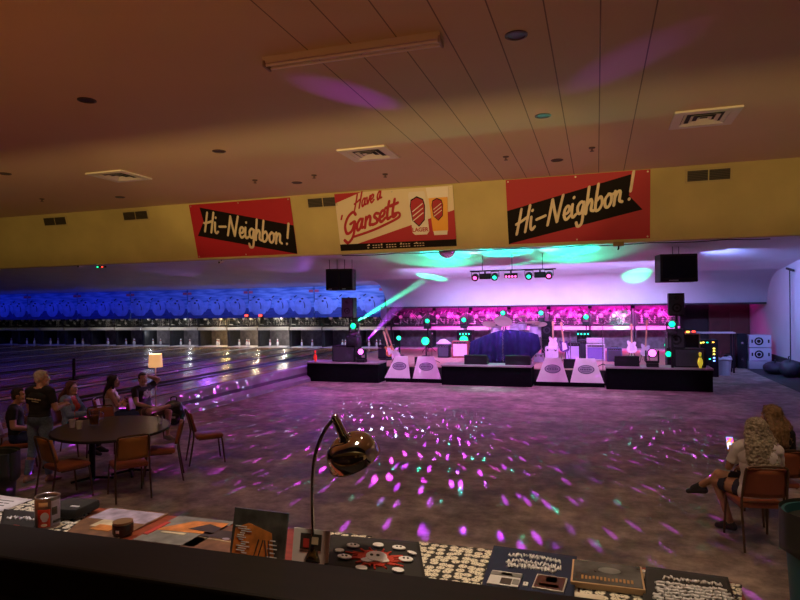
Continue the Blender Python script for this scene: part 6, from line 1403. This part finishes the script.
# white card with picture behind the lamp base
yc = 2.47; xl = gy(291, 530, yc).x; xr = gy(327, 530, yc).x; W = xr - xl; CH = gy(308, 528.5, yc + .03).z - ZT
t = thing('picture_card', 'white card with a small picture standing behind the chrome lamp base', 'card', ((xl + xr) / 2, yc, ZT + .001), rot=(-.2, 0, 0))
MB().box((0, .003, CH * .5), (W, .006, CH)).build('card', mat('card_white', (.80, .78, .80), .6), t, smooth=False)
pc = MB().box((.0, -.002, CH * .66), (W * .58, .003, CH * .44)).build('picture', A_DRK, t, smooth=False)
MB().box((-.12 * W, -.0045, CH * .62), (W * .16, .002, CH * .24)).build('picture_detail', A_RED, pc, smooth=False); MB().box((.12 * W, -.0045, CH * .7), (W * .18, .002, CH * .2)).build('picture_detail', A_CRM, pc, smooth=False)
# framed prints, cases
c = gz(607, 577, ZT + .02); t = thing('framed_picture', 'framed dark picture with orange lettering lying on the skull cloth', 'picture', (c.x, c.y, ZT + .010), .0)
a = gz(573, 561, ZT + .03); b = gz(642, 567, ZT + .03); W = (b - a).length; D = .225
MB().box((0, 0, .012), (W, D, .024), bev=.002).build('frame', mat('frame_gilt', (.55, .36, .20), .4), t, smooth=False)
pc = MB().box((0, 0, .0245), (W - .016, D - .016, .003)).build('picture', mat('art_slate', (.085, .085, .085), .25, noise=.6, scale=12), t, smooth=False)
MB().prism([(x, y + .025) for x, y in ell(.045, .03, 20)], .0012, Matrix.Translation((.01, .0, .026))).build('pale_figure', A_GRY, pc, smooth=False)
mb = MB(); rnd = random.Random(8)
for k in range(14): mb.box((-W * .34 + k * W * .052, -D * .27 + rnd.uniform(-.004, .004), .0268), (W * .03, .03 * rnd.uniform(.7, 1.2), .0014))
mb.build('orange_lettering', mat('art_gold', (.42, .22, .06), .5), pc, smooth=False)
z2 = ZT + .026
def case(lab, quad, m, parts, name='disc_case', z=z2):
    P4 = [gz(px, py, z) for px, py in quad]; c = sum(P4, Vector()) / 4; W = ((P4[1] - P4[0]).length + (P4[2] - P4[3]).length) / 2; D = ((P4[0] - P4[3]).length + (P4[1] - P4[2]).length) / 2
    t = thing(name, lab, 'disc case', (c.x, c.y, z - .002), math.atan2((P4[1] - P4[0]).y, (P4[1] - P4[0]).x))
    MB().box((0, 0, .005), (W, D, .010), bev=.001).build('case', m, t, smooth=False)
    for nm, mm, (x0, x1, y0, y1) in parts: MB().box(((x0 + x1) / 2 * W, (y0 + y1) / 2 * D, .0108), ((x1 - x0) * W, (y1 - y0) * D, .0016)).build(nm, mm, t, smooth=False)
    return t
case('white and grey disc case lying on the navy tee shirt', [(491, 571.5), (521, 575.5), (519.5, 589), (488, 585)], mat('case_white', (.66, .65, .66), .4), [('grey_band', A_GRY, (-.5, .5, .15, .42)), ('picture', A_DRK, (-.1, .25, -.42, .0)), ('title', A_CRM, (-.15, .2, .2, .38)), ('round_picture', A_GRY, (.28, .48, -.35, .0))])
case('dark disc case with pink picture and pale border on the navy tee shirt', [(537, 575.5), (567, 580), (564, 594), (532, 589)], mat('case_pale', (.62, .55, .50), .4), [('picture', mat('art_maroon', (.075, .025, .02), .35), (-.46, .46, -.44, .44)), ('pink_figure', mat('art_pink', (.45, .22, .24), .5), (-.15, .2, .0, .38)), ('orange_lettering', A_OR, (-.32, .32, -.34, -.15))])
c = gz(525.5, 585, z2); t = thing('sticker_tin', 'small white rectangle between the two disc cases', 'sticker', (c.x, c.y, z2 - .002)); MB().box((0, 0, .004), (.020, .035, .008), bev=.002).build('body', M_PW, t, smooth=False); MB().ball((0, .004, .0082), .0035, (1, 1, .3), n=8).build('dot', M_DARK, t)
c = gz(585, 594, ZT + .012); tagset(MB().box((0, 0, .003), (.14, .04, .006), bev=.001).build('paper_strip', mat('paper_cream', (.70, .62, .50), .7), loc=(c.x + .0, c.y - .02, ZT + .010)), 'cream paper strip lying in front of the framed picture', 'paper')
# white sheet at far left
P4 = [gz(-30, 491, ZT + .012), gz(32, 499.5, ZT + .012), gz(2, 511, ZT + .012), gz(-60, 508, ZT + .012)]; c = sum(P4, Vector()) / 4
t = thing('paper_sheet', 'white printed paper sheet at the far left end of the table', 'paper', (c.x, c.y, ZT + .012))
mb = MB(); mb.grid(lambda u, v: P4[3].lerp(P4[2], u).lerp(P4[0].lerp(P4[1], u), v) - c, 4, 4, .001).build('sheet', mat('paper_white', (.80, .78, .84), .7), t)
mb = MB(); rnd = random.Random(4)
for r in range(4):
    for k in range(5):
        u = .45 + k * .09; v = .2 + r * .17; p = P4[3].lerp(P4[2], u).lerp(P4[0].lerp(P4[1], u), v) - c; mb.box((p.x, p.y, .0012), (.05 * rnd.uniform(.6, 1.2), .008, .001))
mb.build('printed_lines', M_DARK, t, smooth=False)
# tall can with printed skull art
c = gz(47.5, 527, ZT); y = c.y; r = abs(gy(58.5, 510, y).x - gy(37.0, 510, y).x) / 2 * .80; h = gy(48, 496, y).z - ZT
t = thing('printed_tin', 'tall round tin with red and white skull art at the left of the table', 'tin', (c.x, c.y, ZT + .001))
MB().lathe([(0, 0), (r, 0), (r, h), (r * .93, h), (r * .93, h - .02), (0, h - .02)], n=36).build('body', mat('tin_dark', (.16, .12, .11), .35, noise=.5, scale=25), t)
MB().tube([(r * math.cos(2 * PI * k / 36), r * math.sin(2 * PI * k / 36), h) for k in range(36)], .003, n=6, closed=True).build('rim', M_STEEL, t)
def on_can(a0, a1, z0, z1, nm, m, dr=.0012):
    return MB().grid(lambda u, v: ((r + dr) * math.cos(a0 + (a1 - a0) * u), (r + dr) * math.sin(a0 + (a1 - a0) * u), z0 + (z1 - z0) * v), 8, 2, .001).build(nm, m, t)
def on_can_e(a, z, ra, rz_, nm, m, dr=.002):
    return MB().prism([(x, y) for x, y in ell(ra, rz_, 16)], .0015, Matrix.Rotation(a + PI / 2, 4, 'Z') @ Matrix.Translation((0, -r - dr + .001, z)) @ Matrix.Rotation(PI / 2, 4, 'X')).build(nm, m, t, smooth=False)
va = -.80
on_can(va - .75, va + .28, h * .10, h * .66, 'red_panel', M_PR)
on_can(va - .65, va + .1, h * .75, h * .88, 'pale_band', A_CRM); on_can(va + .35, va + 1.5, h * .12, h * .9, 'grey_panel', A_LAV)
on_can(va + .4, va + .9, h * .45, h * .7, 'dark_print', A_DRK, .003); on_can(va + .5, va + 1.2, h * .2, h * .28, 'dark_print', A_DRK, .003)
on_can_e(va - .15, h * .44, r * .34, h * .13, 'skull_art', M_PW); on_can_e(va - .15, h * .33, r * .22, h * .06, 'jaw_art', M_PW); on_can_e(va - .2, h * .17, r * .26, h * .045, 'lower_art', A_CRM)
# black bundle and round black jar
c = gz(72, 512, ZT + .02); tb = thing('folded_black_shirt', 'thick black folded bundle right of the printed tin', 'T-shirt', (c.x, c.y, ZT + .008), .1)
MB().box((0, 0, .035), (.22, .20, .06), bev=.022).build('fabric', M_TEEB, tb); MB().box((.07, -.06, .067), (.05, .015, .003)).build('white_tag', M_PW, tb, smooth=False)
c = gz(123, 535, ZT); y = c.y; r2 = (gy(131, 530, y).x - gy(115, 530, y).x) / 2; h2 = gy(123, 522, y).z - ZT
t = thing('black_jar', 'small round black jar with brown lid among the record sleeves', 'jar', (c.x, c.y, ZT + .006))
MB().lathe([(0, 0), (r2 * .9, 0), (r2, .01), (r2, h2 * .8), (r2 * .93, h2 * .84), (0, h2 * .84)], n=28).build('jar_body', mat('jar_black', (.012, .011, .011), .25), t)
MB().lathe([(0, h2 * .84), (r2 * .95, h2 * .84), (r2 * .97, h2), (r2 * .85, h2 * 1.02), (0, h2 * 1.02)], n=28).build('lid', mat('jar_lid', (.20, .11, .05), .35), t)
MB().box((.2 * r2, -r2 * .985, h2 * .4), (r2 * .35, .003, h2 * .2)).build('white_label', M_PW, t, smooth=False)
# ---- chrome gooseneck desk lamp
M_CHR = mat('chrome', (.80, .78, .76), .07, metal=1.0)
yl = 2.50; b = gy(314, 556, yl)
def LP(px, py): p = gy(px, py, yl); return Vector((p.x - b.x, 0, p.z - ZT))
t = thing('desk_lamp', 'chrome gooseneck desk lamp with dome shade standing on the merchandise table', 'desk lamp', (b.x, yl, ZT + .018))
ORI = Vector((0, 0, -.018))
MB().lathe([(0, 0), (.050, 0), (.048, .012), (.034, .035), (.020, .06), (.013, .085), (0, .086)], n=32).build('base', M_CHR, t)
path = smooth_path([Vector((0, 0, .07)), LP(312.5, 520) + ORI, LP(312.5, 480) + ORI, LP(316, 452) + ORI, LP(325, 430) + ORI, LP(334, 418.5) + ORI], 8)
MB().tube(path, .0085, n=12).build('gooseneck', M_CHR, t)
top = LP(335, 418) + ORI; nk = LP(344.5, 436) + ORI + Vector((0, -.01, 0)); axis = (Vector((.26, .38, -.88))).normalized()
MB().ball(top, .017, n=16).cone(top, nk, .017, .022, n=20).build('socket', M_CHR, t)
q = Matrix.Translation(nk) @ Vector((0, 0, -1)).rotation_difference(axis).to_matrix().to_4x4()
R = .118
prof = [(.020, .012), (.026, -.006), (.030, -.012)] + [(.03 + (R - .03) * math.sin(k / 10 * PI / 2), -.012 - .082 * (1 - math.cos(k / 10 * PI / 2))) for k in range(1, 11)] + [(R, -.118), (R + .004, -.121), (R - .003, -.122), (R - .003, -.095)] + [(.028 + (R - .032) * math.sin(k / 10 * PI / 2), -.016 - .079 * (1 - math.cos(k / 10 * PI / 2))) for k in range(9, 0, -1)]
sh = MB().lathe(prof, n=48, mtx=q).build('lamp_shade', M_CHR, t)
for k in (.8, 2.4): MB().ball(q @ Vector((.030 * math.cos(k), .030 * math.sin(k) , -.004)), .0075, n=10).build('vent_screw', M_CHR, sh)
MB().ball(q @ Vector((0, 0, -.060)), .026, n=16).cone(q @ Vector((0, 0, -.005)), q @ Vector((0, 0, -.045)), .014, n=12).build('bulb', mat('bulb_cool', (.9, .85, .75), .2), t)
tagset(MB().tube(smooth_path([(b.x - .05, yl + .01, ZT + .03), (b.x - .10, yl - .03, ZT + .012), (b.x - .09, yl - .12, ZT + .007), (b.x - .06, yl - .20, ZT + .007)]), .004, n=6).build('power_cord', M_BLKM), 'thin black power cord of the chrome desk lamp', 'cord')
